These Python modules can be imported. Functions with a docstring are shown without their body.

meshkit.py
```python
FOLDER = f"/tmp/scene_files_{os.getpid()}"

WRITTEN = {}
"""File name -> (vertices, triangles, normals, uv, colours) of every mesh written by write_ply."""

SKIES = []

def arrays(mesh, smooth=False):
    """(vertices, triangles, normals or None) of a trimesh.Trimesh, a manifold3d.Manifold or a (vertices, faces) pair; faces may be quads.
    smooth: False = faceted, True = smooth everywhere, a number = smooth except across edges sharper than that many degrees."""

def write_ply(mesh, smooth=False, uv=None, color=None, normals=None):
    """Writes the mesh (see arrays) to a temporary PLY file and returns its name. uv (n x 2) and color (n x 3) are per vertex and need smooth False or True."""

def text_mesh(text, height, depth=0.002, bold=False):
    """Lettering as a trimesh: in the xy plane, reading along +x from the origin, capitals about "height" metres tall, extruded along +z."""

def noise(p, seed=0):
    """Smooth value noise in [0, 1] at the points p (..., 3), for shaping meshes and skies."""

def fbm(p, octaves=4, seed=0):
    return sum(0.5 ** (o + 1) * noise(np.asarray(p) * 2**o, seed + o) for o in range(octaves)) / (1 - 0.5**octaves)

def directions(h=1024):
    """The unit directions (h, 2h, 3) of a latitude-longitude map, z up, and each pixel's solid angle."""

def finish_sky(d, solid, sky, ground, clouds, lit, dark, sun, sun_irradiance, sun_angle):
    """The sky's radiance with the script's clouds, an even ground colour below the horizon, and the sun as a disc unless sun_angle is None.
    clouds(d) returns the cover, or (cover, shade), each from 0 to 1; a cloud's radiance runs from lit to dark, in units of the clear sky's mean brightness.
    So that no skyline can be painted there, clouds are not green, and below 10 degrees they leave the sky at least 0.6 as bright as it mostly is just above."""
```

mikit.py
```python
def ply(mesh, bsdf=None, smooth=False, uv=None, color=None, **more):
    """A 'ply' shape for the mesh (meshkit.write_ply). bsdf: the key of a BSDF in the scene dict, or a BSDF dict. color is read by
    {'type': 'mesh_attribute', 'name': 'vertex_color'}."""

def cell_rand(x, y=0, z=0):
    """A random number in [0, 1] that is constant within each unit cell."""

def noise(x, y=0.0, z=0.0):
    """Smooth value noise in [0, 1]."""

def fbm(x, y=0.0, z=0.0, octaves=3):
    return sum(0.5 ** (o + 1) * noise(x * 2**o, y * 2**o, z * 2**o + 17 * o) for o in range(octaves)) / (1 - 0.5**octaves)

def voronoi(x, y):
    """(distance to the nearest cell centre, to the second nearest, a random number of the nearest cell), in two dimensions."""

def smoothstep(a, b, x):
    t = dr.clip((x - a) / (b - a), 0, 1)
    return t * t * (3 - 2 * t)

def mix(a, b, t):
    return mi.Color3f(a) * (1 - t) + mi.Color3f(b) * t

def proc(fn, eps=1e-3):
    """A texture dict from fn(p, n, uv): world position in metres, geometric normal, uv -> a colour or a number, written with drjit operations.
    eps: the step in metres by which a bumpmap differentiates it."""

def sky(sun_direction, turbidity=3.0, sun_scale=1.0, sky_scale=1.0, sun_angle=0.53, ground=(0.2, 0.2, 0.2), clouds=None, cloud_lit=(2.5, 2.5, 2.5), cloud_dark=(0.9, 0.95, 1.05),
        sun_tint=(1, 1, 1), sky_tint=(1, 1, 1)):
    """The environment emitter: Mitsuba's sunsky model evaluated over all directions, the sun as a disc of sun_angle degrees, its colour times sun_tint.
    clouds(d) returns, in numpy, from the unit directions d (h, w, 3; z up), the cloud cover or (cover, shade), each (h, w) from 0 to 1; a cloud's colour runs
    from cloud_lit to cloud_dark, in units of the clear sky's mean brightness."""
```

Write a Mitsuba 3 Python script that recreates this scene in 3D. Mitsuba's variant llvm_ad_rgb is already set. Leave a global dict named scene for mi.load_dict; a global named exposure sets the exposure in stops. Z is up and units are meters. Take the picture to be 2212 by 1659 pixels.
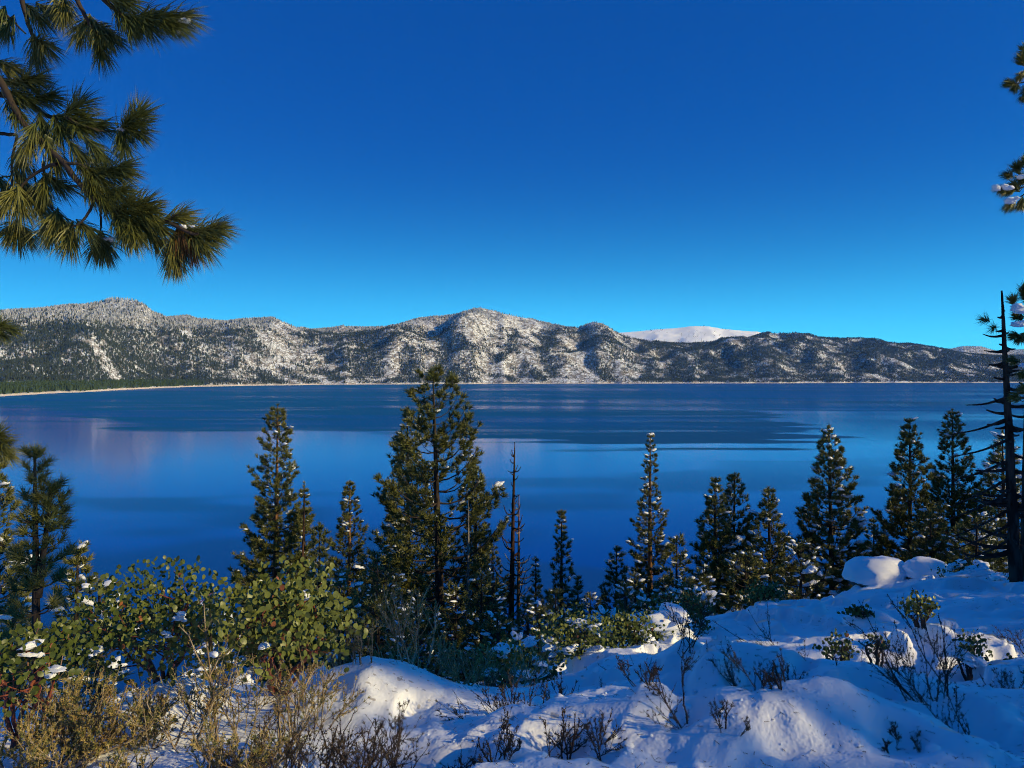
import math
import numpy as np, trimesh, mitsuba as mi, drjit as dr
import mikit, meshkit
from mikit import proc, noise, fbm, voronoi, smoothstep, mix

T = mi.ScalarTransform4f
scene, labels = {}, {}

# ------------------------------------------------------------------ camera, sky, exposure
F, CX, HY = 1610.0, 1106.0, 812.0          # focal length, centre and horizon of the photograph measured on a 2212 px wide copy
scene['camera'] = {
    'type': 'perspective', 'fov': 2 * math.degrees(math.atan(1106 / F)), 'fov_axis': 'x', 'near_clip': 0.1, 'far_clip': 60000.0,
    'principal_point_offset_y': (829.5 - HY) / 1659.0,
    'to_world': T().look_at(origin=[0, 0, 0], target=[0, 1, 0], up=[0, 0, 1]),
}
SUN_AZ, SUN_EL = math.radians(112), math.radians(22)
SUN = [math.sin(SUN_AZ) * math.cos(SUN_EL), math.cos(SUN_AZ) * math.cos(SUN_EL), math.sin(SUN_EL)]
def horizon_veil(d):
    """Thin bright air low over the horizon, alike all round."""
    el = np.degrees(np.arcsin(np.clip(d[..., 2], 0, 1)))
    return 0.85 * np.exp(-(el / 6.3) ** 1.5) * (0.96 + 0.08 * meshkit.noise(d * [3, 3, 14]))
scene['daylight'] = mikit.sky(SUN, turbidity=6.0, sky_tint=(0.012, 0.315, 1.02), sun_tint=(0.90, 0.98, 0.80), sun_scale=1.0, ground=(0.1, 0.15, 0.2),
                              clouds=horizon_veil, cloud_lit=(0.5, 5.6, 10.0))
exposure = 2.0
WATER_Z = -70.0

# ------------------------------------------------------------------ materials
def two(d): return {'type': 'twosided', 'bsdf': d}
def rgb(*c): return {'type': 'rgb', 'value': list(c)}
def prin(c, rough=0.6, spec=0.5, **k): return {'type': 'principled', 'base_color': c if isinstance(c, dict) else rgb(*c), 'roughness': rough, 'specular': spec, **k}

def snow_col(p, n, uv):
    g = fbm(p.x * 3.0, p.y * 3.0, p.z * 3.0, 3)
    speck = smoothstep(0.78, 0.84, noise(p.x * 34, p.y * 34, p.z * 34)) * smoothstep(0.55, 0.75, noise(p.x * 1.3 + 9, p.y * 1.3, 0.0))
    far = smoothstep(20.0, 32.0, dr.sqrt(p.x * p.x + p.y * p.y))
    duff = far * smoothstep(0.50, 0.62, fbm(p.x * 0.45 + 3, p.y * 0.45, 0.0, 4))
    c = mix((0.80, 0.82, 0.84), (0.86, 0.87, 0.88), g)
    c = mix(c, (0.22, 0.17, 0.11), speck * 0.55)
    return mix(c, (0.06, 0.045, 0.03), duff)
def snow_bump(p, n, uv):
    return 0.009 * fbm(p.x * 14, p.y * 14, p.z * 14, 3) + 0.004 * noise(p.x * 90, p.y * 90, p.z * 90)
scene['mat_snow_ground'] = two({'type': 'bumpmap', 'arbitrary': proc(snow_bump, 0.004), 'scale': 1.0, 'bsdf': prin(proc(snow_col), 0.65, 0.3)})
scene['mat_snow'] = two(prin((0.84, 0.86, 0.88), 0.6, 0.3))

def mount_col(p, n, uv):
    a = fbm(p.x * 0.010, p.y * 0.010, p.z * 0.02, 4)
    b = fbm(p.x * 0.045 + 5, p.y * 0.045, p.z * 0.06, 3)
    rock = smoothstep(0.47, 0.56, b * 0.7 + a * 0.3)
    c = mix((0.82, 0.82, 0.81), (0.26, 0.22, 0.18), rock * 0.9)
    brush = smoothstep(0.44, 0.58, fbm(p.x * 0.09, p.y * 0.09, p.z * 0.09, 3))
    c = mix(c, (0.12, 0.105, 0.08), brush * 0.6)
    beach = smoothstep(WATER_Z + 9.0, WATER_Z + 4.0, p.z)
    return mix(c, (0.62, 0.53, 0.42), beach)
scene['mat_mountain'] = two(prin(proc(mount_col), 0.8, 0.1))
scene['mat_far_tree'] = two(prin((0.046, 0.060, 0.044), 0.8, 0.1))
scene['mat_shore_tree'] = two(prin((0.050, 0.075, 0.028), 0.8, 0.1))
scene['mat_frost_tree'] = two(prin((0.46, 0.46, 0.46), 0.8, 0.1))

def ripple(p, n, uv):
    """Where wind roughens the lake: bands that follow the water."""
    y, x = p.y, p.x
    w = fbm(x * 0.0012 + 3.1, y * 0.0030, 0.0, 4)
    edge = (985.0 - 235.0 * smoothstep(-300.0, 200.0, x) + 720.0 * smoothstep(240.0, 560.0, x) + 750.0 * smoothstep(-420.0, -1150.0, x)
            + 300.0 * (w - 0.5) + 150.0 * (fbm(x * 0.010, y * 0.016, 3.0, 3) - 0.5))
    sx = x + 260.0 * fbm(y * 0.002, x * 0.0008, 5.0, 2)
    band = smoothstep(-30.0, 45.0, y - edge + (120.0 + 420.0 * smoothstep(-100.0, 300.0, x)) * (fbm(sx * 0.0030 + 4.0, y * 0.028, 6.0, 4) - 0.5))
    streak = smoothstep(0.56, 0.74, fbm(sx * 0.0009 + 7.7, y * 0.0036 + sx * 0.0007, 0.0, 5) + 0.20 * smoothstep(300.0, 2200.0, x))
    near = 0.45 * smoothstep(0.54, 0.68, fbm(x * 0.006 + 1.7, y * 0.012, 2.0, 3)) * smoothstep(750.0, 400.0, y)
    fine = 0.30 * smoothstep(0.52, 0.75, fbm(sx * 0.004 + 2.2, y * 0.02, 1.0, 4))
    return dr.clip(band * (1.0 - 0.55 * streak) * (1.0 - fine) + near, 0.0, 1.0)
def ripple_bump(p, n, uv):
    return 0.010 * fbm(p.x * 0.8, p.y * 0.8, 0.0, 2)
WCOL = (0.001, 0.055, 0.34)
def breeze(p, n, uv):
    """Where a light breeze only ruffles the water: patches out on the right and long thin lanes in the rough band."""
    y, x = p.y, p.x
    w = fbm(x * 0.0011 + 13.0, y * 0.0045 + 2.0, 9.0, 4)
    right = smoothstep(230.0, 620.0, x - 0.10 * (y - 800.0)) * smoothstep(0.30, 0.62, w) * smoothstep(700.0, 860.0, y)
    lane = smoothstep(0.62, 0.70, fbm(x * 0.0007 + 3.0, y * 0.0060 + x * 0.0006, 4.0, 4)) * smoothstep(900.0, 1100.0, y)
    return dr.clip(0.85 * right + 0.6 * lane, 0.0, 0.9)
scene['mat_water'] = {'type': 'blendbsdf', 'weight': proc(breeze),
    'a': {'type': 'blendbsdf', 'weight': proc(ripple),
          'a': {'type': 'principled', 'base_color': rgb(*WCOL), 'roughness': 0.12, 'eta': 1.33},
          'b': {'type': 'principled', 'base_color': rgb(0.0005, 0.066, 0.175), 'roughness': 0.9, 'eta': 1.33}},
    'c': {'type': 'principled', 'base_color': rgb(0.0005, 0.060, 0.22), 'roughness': 0.42, 'eta': 1.33}}

def bark_fn(dark, light, s):
    def f(p, n, uv):
        g = fbm(p.x * 14 * s, p.y * 14 * s, p.z * 3.0 * s, 4)
        return mix(dark, light, smoothstep(0.35, 0.65, g))
    return f
scene['mat_bark'] = two(prin(proc(bark_fn((0.022, 0.017, 0.014), (0.075, 0.055, 0.042), 1.0)), 0.9, 0.1))
scene['mat_bark_orange'] = two(prin(proc(bark_fn((0.10, 0.045, 0.02), (0.30, 0.16, 0.08), 1.0)), 0.9, 0.1))
scene['mat_deadwood'] = two(prin(proc(bark_fn((0.10, 0.085, 0.07), (0.32, 0.28, 0.23), 1.6)), 0.9, 0.1))
scene['mat_char'] = two(prin(proc(bark_fn((0.016, 0.013, 0.011), (0.085, 0.042, 0.024), 1.4)), 0.9, 0.1))
scene['mat_branch'] = two(prin((0.055, 0.042, 0.034), 0.9, 0.1))
def needle_fn(a, b):
    return lambda p, n, uv: mix(a, b, smoothstep(0.35, 0.65, fbm(p.x * 2.1, p.y * 2.1, p.z * 2.1, 2)))
def needle(a, b): return two(prin(proc(needle_fn(a, b)), 0.45, 0.45))
scene['mat_needle'] = needle((0.092, 0.110, 0.024), (0.175, 0.168, 0.036))
scene['mat_needle_brown'] = two(prin((0.16, 0.075, 0.02), 0.5, 0.4))
scene['mat_leaf'] = two(prin(proc(needle_fn((0.070, 0.095, 0.016), (0.150, 0.170, 0.036))), 0.4, 0.35))
scene['mat_leaf_rust'] = two(prin((0.30, 0.10, 0.03), 0.5, 0.4))
def gold_fn(p, n, uv):
    a, b = noise(p.x * 40, p.y * 40, p.z * 40), noise(p.x * 9 + 3, p.y * 9, p.z * 9)
    c = mix((0.16, 0.17, 0.05), (0.46, 0.34, 0.11), smoothstep(0.3, 0.7, a))
    return mix(c, (0.24, 0.12, 0.04), smoothstep(0.62, 0.78, b) * 0.7)
scene['mat_gold_leaf'] = two(prin(proc(gold_fn), 0.6, 0.3))
scene['mat_bud'] = two(prin((0.085, 0.065, 0.04), 0.8, 0.2))
scene['mat_twig_tan'] = two(prin(proc(bark_fn((0.19, 0.13, 0.075), (0.44, 0.35, 0.24), 3.0)), 0.8, 0.2))
scene['mat_twig_dark'] = two(prin((0.055, 0.036, 0.028), 0.8, 0.2))
scene['mat_twig_red'] = two(prin(proc(bark_fn((0.14, 0.032, 0.016), (0.28, 0.085, 0.045), 3.0)), 0.5, 0.5))
scene['mat_rock'] = two(prin(proc(bark_fn((0.05, 0.045, 0.045), (0.17, 0.15, 0.13), 0.7)), 0.9, 0.2))

# ------------------------------------------------------------------ helpers
counts = {}
def numbered(name):
    if name not in counts:
        counts[name] = 0
        return name
    counts[name] += 1
    return f'{name}_{counts[name]:03d}'
def thing(name, label, cat, group=None):
    key = numbered(name)
    labels[key] = {'label': label, 'category': cat}
    if group: labels[key]['group'] = group
    return key
def part(parent, name, mesh, mat, smooth=True, stuff=False, **k):
    key = numbered(f'{parent}__{name}')
    scene[key] = mikit.ply(mesh, mat, smooth=smooth, **k)
    if stuff: labels[key] = {'kind': 'stuff'}
    return key

def nrm(v): return v / np.maximum(np.linalg.norm(v, axis=-1, keepdims=True), 1e-9)
def tubes(P, R, S=5):
    """(vertices, faces) of N tubes of K points each: P (N,K,3), R (N,K)."""
    P, R = np.asarray(P, float), np.asarray(R, float)
    N, K = P.shape[:2]
    t = nrm(np.gradient(P, axis=1))
    m = nrm(t.mean(1))
    ref = np.where(np.abs(m[:, 2:]) < 0.8, [0, 0, 1.0], [1.0, 0, 0])[:, None]
    a = nrm(np.cross(t, ref)); b = np.cross(t, a)
    g = np.arange(S) * 2 * np.pi / S
    v = P[:, :, None] + R[:, :, None, None] * (np.cos(g)[:, None] * a[:, :, None] + np.sin(g)[:, None] * b[:, :, None])
    i, j, n = np.meshgrid(np.arange(K - 1), np.arange(S), np.arange(N), indexing='ij')
    o = n * K * S
    q = np.stack([o + i * S + j, o + i * S + (j + 1) % S, o + (i + 1) * S + (j + 1) % S, o + (i + 1) * S + j], -1).reshape(-1, 4)
    return v.reshape(-1, 3), np.vstack([q[:, [0, 1, 2]], q[:, [0, 2, 3]]])
def join(*ms):
    vs, fs, o = [], [], 0
    for v, f in ms:
        if len(v):
            vs.append(np.asarray(v)); fs.append(np.asarray(f) + o); o += len(v)
    return np.vstack(vs), np.vstack(fs)
def perp(a, rng):
    r = rng.normal(size=a.shape)
    return nrm(r - (r * a).sum(-1, keepdims=True) * a)
def tufts(pos, axis, size, n, rng, width=0.03, spread=(15, 62), droop=0.12, run=0.55, curved=False):
    """Needle tufts: every needle a slim blade that leaves the last stretch of its twig."""
    N = len(pos)
    pos, axis = np.repeat(pos, n, 0), np.repeat(axis, n, 0)
    size = np.repeat(np.broadcast_to(size, (N,)), n)[:, None]
    th = np.radians(rng.uniform(*spread, (N * n, 1)))
    p = perp(axis, rng)
    d = nrm(np.cos(th) * axis + np.sin(th) * p - [0, 0, droop])
    base = pos - axis * size * run * rng.random((N * n, 1))
    L = size * rng.uniform(0.75, 1.05, (N * n, 1))
    side = nrm(np.cross(d, perp(d, rng))) * width * 0.5 * np.sqrt(size / 0.2)
    if not curved:
        v = np.stack([base - side, base + side, base + d * L], 1).reshape(-1, 3)
        return v, np.arange(len(v)).reshape(-1, 3)
    d2 = nrm(d + 0.35 * axis - [0, 0, 0.25])
    mid = base + d * L * 0.55
    v = np.stack([base - side, base + side, mid + side * .9, mid - side * .9, mid + d2 * L * 0.45], 1).reshape(-1, 3)
    o = np.arange(N * n)[:, None, None] * 5
    return v, (o + np.array([[0, 1, 2], [0, 2, 3], [3, 2, 4]])).reshape(-1, 3)
ICO = {k: (np.array(m.vertices), np.array(m.faces)) for k in (1, 2, 3) for m in [trimesh.creation.icosphere(k)]}
def blobs(pos, rad, rng, flat=0.7, k=1, rough=0.5, axis=None):
    """Snow clumps: uneven pillows with a flatter underside."""
    v0, f0 = ICO[k]
    N = len(pos)
    rad = np.broadcast_to(np.asarray(rad, float), (N,))
    sc = rad[:, None] * np.stack([rng.uniform(.8, 1.3, N), rng.uniform(.8, 1.3, N), np.full(N, flat) * rng.uniform(.8, 1.2, N)], 1)
    nz = meshkit.fbm(v0[None] * 2.0 + rng.uniform(0, 50, (N, 1, 3)), 2)
    v = v0[None] * (1 - rough + 2 * rough * nz)[..., None]
    v[..., 2] = np.where(v[..., 2] < 0, v[..., 2] * 0.7, v[..., 2])
    v = v * sc[:, None]
    if axis is not None:                                   # stretched along the bough that carries it
        a = nrm(np.asarray(axis) * [1, 1, .6]); b = nrm(np.cross(np.repeat([[0, 0, 1.0]], N, 0), a + [1e-6, 0, 0])); c = np.cross(a, b)
        v = v[..., :1] * 1.7 * a[:, None] + v[..., 1:2] * .85 * b[:, None] + v[..., 2:] * .9 * c[:, None]
    v = v + np.asarray(pos)[:, None]
    return v.reshape(-1, 3), (f0[None] + np.arange(N)[:, None, None] * len(v0)).reshape(-1, 3)

# ------------------------------------------------------------------ the slope under the camera
def softp(x, w): return w * np.logaddexp(0, x / w)
EDGE_A = np.radians([-180, -100, -60, -31, -20, -9, 0, 6, 11, 16, 22, 29, 36, 50, 75, 100, 180])
EDGE_R = np.array([400, 60, 9, 6.0, 5.6, 5.6, 6.4, 8.2, 12.0, 17.5, 22.5, 25, 27, 34, 60, 120, 400.0])
MOUNDS = []
def ground(x, y, detail=True):
    x, y = np.asarray(x, float), np.asarray(y, float)
    r, a = np.hypot(x, y), np.arctan2(x, y)
    z = -1.72 - 0.28 * softp(y - 3.2, 0.5) + 0.22 * softp(-y - 1.0, 0.8)
    z = z + 0.12 * softp(x - 0.3 * y, 0.6) * np.clip((y - 5.5) / 6, .15 + .85 * (y < 0), 1) - 0.05 * np.clip(softp(-x - 2, .5), 0, 30)
    z = z - 0.20 * softp(r - np.interp(a, EDGE_A, EDGE_R), 0.45)
    for mx, my, h, s in MOUNDS:
        z = z + h * np.exp(-((x - mx) ** 2 + (y - my) ** 2) / (2 * s * s))
    if detail:
        q = np.stack([x, y, x * 0], -1)
        near = 1.0
        z = z + 0.20 * (meshkit.fbm(q * 0.55 + 3, 2, 1) - 0.5) * np.clip((r - 1.5) / 3, 0.3, 1)
        lump = meshkit.noise(q * 1.7 + 11, 5)
        z = z + 0.16 * (np.abs(lump - .5) * -2 + .5) * near * np.clip(meshkit.noise(q * .5 + 40, 8) * 2 - .5, 0, 1)
        z = z + 0.075 * (meshkit.fbm(q * 4.2 + 7, 3, 9) - 0.5) * (.35 + meshkit.noise(q * .8 + 3, 22))
        cl = meshkit.fbm(q * 2.6 + 21, 2, 14)
        z = z + 0.16 * np.clip((cl - .52) / .075, 0, 1) * np.clip(meshkit.noise(q * .7 + 13, 18) * 3 - 1.2, 0, 1)
        z = z + 0.045 * (meshkit.fbm(q * 9.0 + 17, 2, 25) - 0.5) * np.clip(meshkit.noise(q * 1.1 + 51, 26) * 3 - 1.0, 0, 1)
        dim = meshkit.noise(q * 3.3 + 31, 19)
        z = z - 0.10 * np.clip((dim - .74) / .16, 0, 1)
    return np.maximum(z, WATER_Z - 2.5)
def hit(X, Y, y0=2.0, y1=120.0):
    """The point of the slope that the photograph shows at pixel (X, Y) of its 2212 px copy."""
    y = np.geomspace(y0, y1, 1200)
    d = ground((X - CX) / F * y, y) - (HY - Y) / F * y
    k = np.argmax(d > 0)
    return np.array([(X - CX) / F * y[k], y[k], float(ground((X - CX) / F * y[k], y[k]))])
def at(X, Y, y): return np.array([(X - CX) / F * y, y, (HY - Y) / F * y])
def onpix(X, y):
    x = (X - CX) / F * y
    return np.array([x, y, float(ground(x, y))])
def mound(X, Y, h, s, y):
    MOUNDS.append(((X - CX) / F * y, y, h * (.5 if X > 1400 and y < 9 and h > 0 else .75), s))
for X_, y_ in ((835, 3.5), (700, 3.6), (1130, 4.3), (1215, 3.6), (1215, 4.7), (1475, 3.7), (1390, 5.2), (2030, 4.6), (1827, 4.6), (1740, 4.2), (1600, 5.3), (2180, 5.0), (1930, 3.5), (985, 3.5), (1050, 5.8)):
    mound(X_, 0, -.16, .11, y_)                  # the snow has melted back round the stems
mound(840, 1440, .34, .42, 5.2); mound(380, 1480, .34, .22, 4.7); mound(700, 1560, .16, .8, 4.6)
mound(1690, 1560, .20, .40, 4.3); mound(1760, 1480, .10, .40, 5.4); mound(2010, 1440, .06, .4, 5.6)
mound(1650, 1620, .2, .5, 3.6); mound(1900, 1600, .18, .45, 3.7); mound(2130, 1530, .12, .35, 4.6)
mound(1500, 1480, .2, .5, 6.2); mound(1240, 1560, .15, .5, 4.5); mound(1390, 1600, .14, .4, 3.7)
mound(1800, 1420, -.22, .30, 6.9); mound(2010, 1415, -.20, .35, 6.9); mound(2150, 1410, -.15, .35, 7.0); mound(1830, 1400, .22, .5, 7.9); mound(2050, 1390, .30, .6, 8.0)
mound(1900, 1300, .4, 1.2, 14); mound(1650, 1345, .35, 1.0, 13); mound(2100, 1300, .3, 1.0, 15)
mound(1890, 1235, .55, .8, 21); mound(2000, 1235, .35, .7, 20.5); mound(2105, 1245, .4, .9, 19)
mound(1600, 1470, .24, .32, 5.7); mound(1790, 1440, .16, .45, 6.0); mound(1484, 1610, .24, .26, 3.9); mound(1770, 1610, .26, .28, 3.8); mound(2030, 1640, .2, .25, 3.6); mound(1572, 1560, -.2, .35, 4.6); mound(1960, 1500, .16, .3, 5.0); mound(1330, 1560, .14, .3, 4.4); mound(1120, 1600, .16, .3, 3.9); mound(1700, 1310, .25, .9, 17)

aa = np.unique(np.concatenate([np.linspace(-np.pi, np.pi, 130), np.linspace(-0.70, 0.70, 430)]))
aa = aa[np.concatenate([[True], np.diff(aa) > 1e-4])]
rr = np.concatenate([[0.02, .4, .8, 1.2, 1.6], np.geomspace(1.9, 30, 300), np.geomspace(30.7, 320, 50)])
A, R_ = np.meshgrid(aa, rr, indexing='ij')
gx, gy = R_ * np.sin(A), R_ * np.cos(A)
gz = ground(gx, gy)
na, nr = A.shape
i, j = np.meshgrid(np.arange(na - 1), np.arange(nr - 1), indexing='ij')
ids = lambda a, b: (a * nr + b).ravel()
fq = np.stack([ids(i, j), ids(i + 1, j), ids(i + 1, j + 1), ids(i, j + 1)], -1)
gv = np.stack([gx, gy, gz], -1).reshape(-1, 3)
if np.cross(gv[fq[0, 1]] - gv[fq[0, 0]], gv[fq[0, 2]] - gv[fq[0, 0]])[2] < 0: fq = fq[:, ::-1]
scene['snowy_ground'] = mikit.ply((gv, fq), 'mat_snow_ground', smooth=True)
labels['snowy_ground'] = {'label': 'snow covered hillside in the foreground falling towards the lake', 'category': 'snow', 'kind': 'structure'}

wv = np.array([[-30000, 60, WATER_Z], [30000, 60, WATER_Z], [30000, 16000, WATER_Z], [-30000, 16000, WATER_Z]], float)
scene['lake'] = mikit.ply((wv, np.array([[0, 1, 2], [0, 2, 3]])), 'mat_water')
labels['lake'] = {'label': 'deep blue mountain lake with smooth and wind rippled water', 'category': 'lake', 'kind': 'structure'}

# ------------------------------------------------------------------ the mountains beyond the lake
def prof(pts): return np.array(pts, float).T
SKY1 = prof([(-1500, 700), (-600, 690), (-200, 680), (0, 672), (60, 668), (150, 660), (240, 657), (290, 664), (330, 682), (360, 692), (400, 690), (450, 694), (530, 691), (590, 693),
    (640, 711), (660, 711), (740, 706), (830, 706), (870, 700), (905, 687), (960, 681), (1000, 675), (1040, 677), (1090, 686), (1150, 691), (1200, 703), (1250, 714), (1280, 708),
    (1310, 707), (1330, 715), (1352, 724), (1380, 732), (1420, 738), (1480, 742), (1560, 740), (1620, 732), (1645, 722), (1660, 718), (1680, 722), (1760, 730), (1860, 739), (1960, 743), (2010, 750),
    (2040, 756), (2100, 765), (2150, 768), (2300, 765), (2600, 750), (3200, 740)])
SHORE = prof([(-1500, 2100), (-600, 2300), (0, 2561), (200, 3315), (300, 4025), (400, 4696), (550, 5367), (700, 5930), (1100, 6630), (2000, 7513), (2600, 7800), (3200, 8000)])
DEPTH = prof([(-1500, 2500), (0, 2900), (300, 2600), (500, 2200), (1000, 2100), (1500, 2400), (2000, 2900), (3200, 3000)])
# spurs that run from the ridge down to the shore: (x at the ridge, x at the shore, height share, width in px, start s, end s)
SPURS = [(1040, 985, .26, 58, .98, .05), (1262, 1345, .20, 42, .93, .05), (1180, 1225, .10, 40, .9, .1), (1560, 1660, .22, 60, .92, .05), (1700, 1800, .17, 50, .95, .05),
         (1840, 1960, .20, 55, .9, .05), (240, 470, .22, 85, .95, .02), (120, 230, .10, 60, .9, .1), (560, 880, .20, 90, .8, .02), (720, 960, .10, 60, .7, .05), (900, 800, .12, 45, .92, .2),
         (1420, 1500, .16, 45, .85, .05), (1960, 2130, .15, 60, .9, .05), (1100, 1110, .08, 30, .85, .1), (420, 640, .13, 60, .9, .2)]
def mountain_z(X, s):
    cove = 55 * (meshkit.fbm(np.stack([X / 34, X * 0, X * 0], -1), 3, 77) - .5)
    u = (X - CX) / F
    D0, dep = np.interp(X, *SHORE) * (1 + cove / 2200), np.interp(X, *DEPTH)
    y = D0 + s * dep
    x = u * y
    top = (HY - 3 - np.interp(X, *SKY1)) / F * (D0 + dep)
    rise = top - WATER_Z
    sc = np.clip(s, 0, 1)
    foot = np.interp(X, [0, 350, 450, 3000], [0.20, 0.16, 0.03, 0.03])
    t = np.clip((sc - foot) / (1 - foot), 0, 1)
    base = 0.035 * np.clip(sc / np.maximum(foot, .02), 0, 1) + 0.965 * (0.55 * t + 0.45 * t * t * (3 - 2 * t))
    mid = np.clip(4 * t * (1 - t), 0, 1)
    z = rise * base
    for x1, x0, h, w, s1, s0 in SPURS:
        cx = x0 + (x1 - x0) * t ** .9
        wob = 16 * np.sin(t * 9 + x1) + 9 * np.sin(t * 23 + x0)
        d = (X - cx + wob * mid) / w
        # a steeper left flank than right, as the light shows
        prof_ = np.exp(-np.where(d < 0, (d * 1.45) ** 2, (d * .8) ** 2))
        z = z + rise * h * prof_ * mid * np.clip((t - s0 * .5) * 5, 0, 1)
    q = np.stack([x, y, x * 0], -1)
    rid = 1 - np.abs(2 * meshkit.fbm(q / 900 + 4, 4, 3) - 1)
    rid2 = 1 - np.abs(2 * meshkit.fbm(q / 330 + 9, 3, 7) - 1)
    am = np.clip(mid + .12 * (t > 0.02), 0, 1)
    z = z + am * (190 * (rid - .72) + 70 * (rid2 - .72)) * np.clip(rise / 500, .3, 1)
    z = z + 10 * (meshkit.fbm(q / 90, 3, 2) - .5) * np.clip(sc * 8, 0, 1)
    back = np.clip(s - 1, 0, 1)
    z = z - rise * 1.1 * back ** 1.2
    z = z + 2.0 + WATER_Z + np.clip(sc / .012, 0, 1) * 4
    return x, y, z
Xs = np.concatenate([np.linspace(-1500, -60, 60), np.linspace(-50, 2260, 600), np.linspace(2275, 3200, 40)])
ss = np.concatenate([[-.03, -.004], np.linspace(0, .05, 7), np.linspace(.06, 1.02, 130), np.linspace(1.05, 1.7, 9)])
MX, MS = np.meshgrid(Xs, ss, indexing='ij')
mx_, my_, mz_ = mountain_z(MX, np.maximum(MS, 0))
mz_ = np.where(MS < 0, WATER_Z - 4 + (MS > -.01) * 4.5, mz_)
my_ = my_ + np.minimum(MS, 0) * 2500; mx_ = (MX - CX) / F * my_
def grid_mesh(x, y, z):
    a, b = x.shape
    i, j = np.meshgrid(np.arange(a - 1), np.arange(b - 1), indexing='ij')
    k = lambda p, q: (p * b + q).ravel()
    return np.stack([x, y, z], -1).reshape(-1, 3), np.stack([k(i, j), k(i + 1, j), k(i + 1, j + 1), k(i, j + 1)], -1)
scene['mountain_range'] = mikit.ply(grid_mesh(mx_, my_, mz_), 'mat_mountain', smooth=True)
labels['mountain_range'] = {'label': 'snow dusted forested mountain range across the lake', 'category': 'mountains', 'kind': 'structure'}

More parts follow.
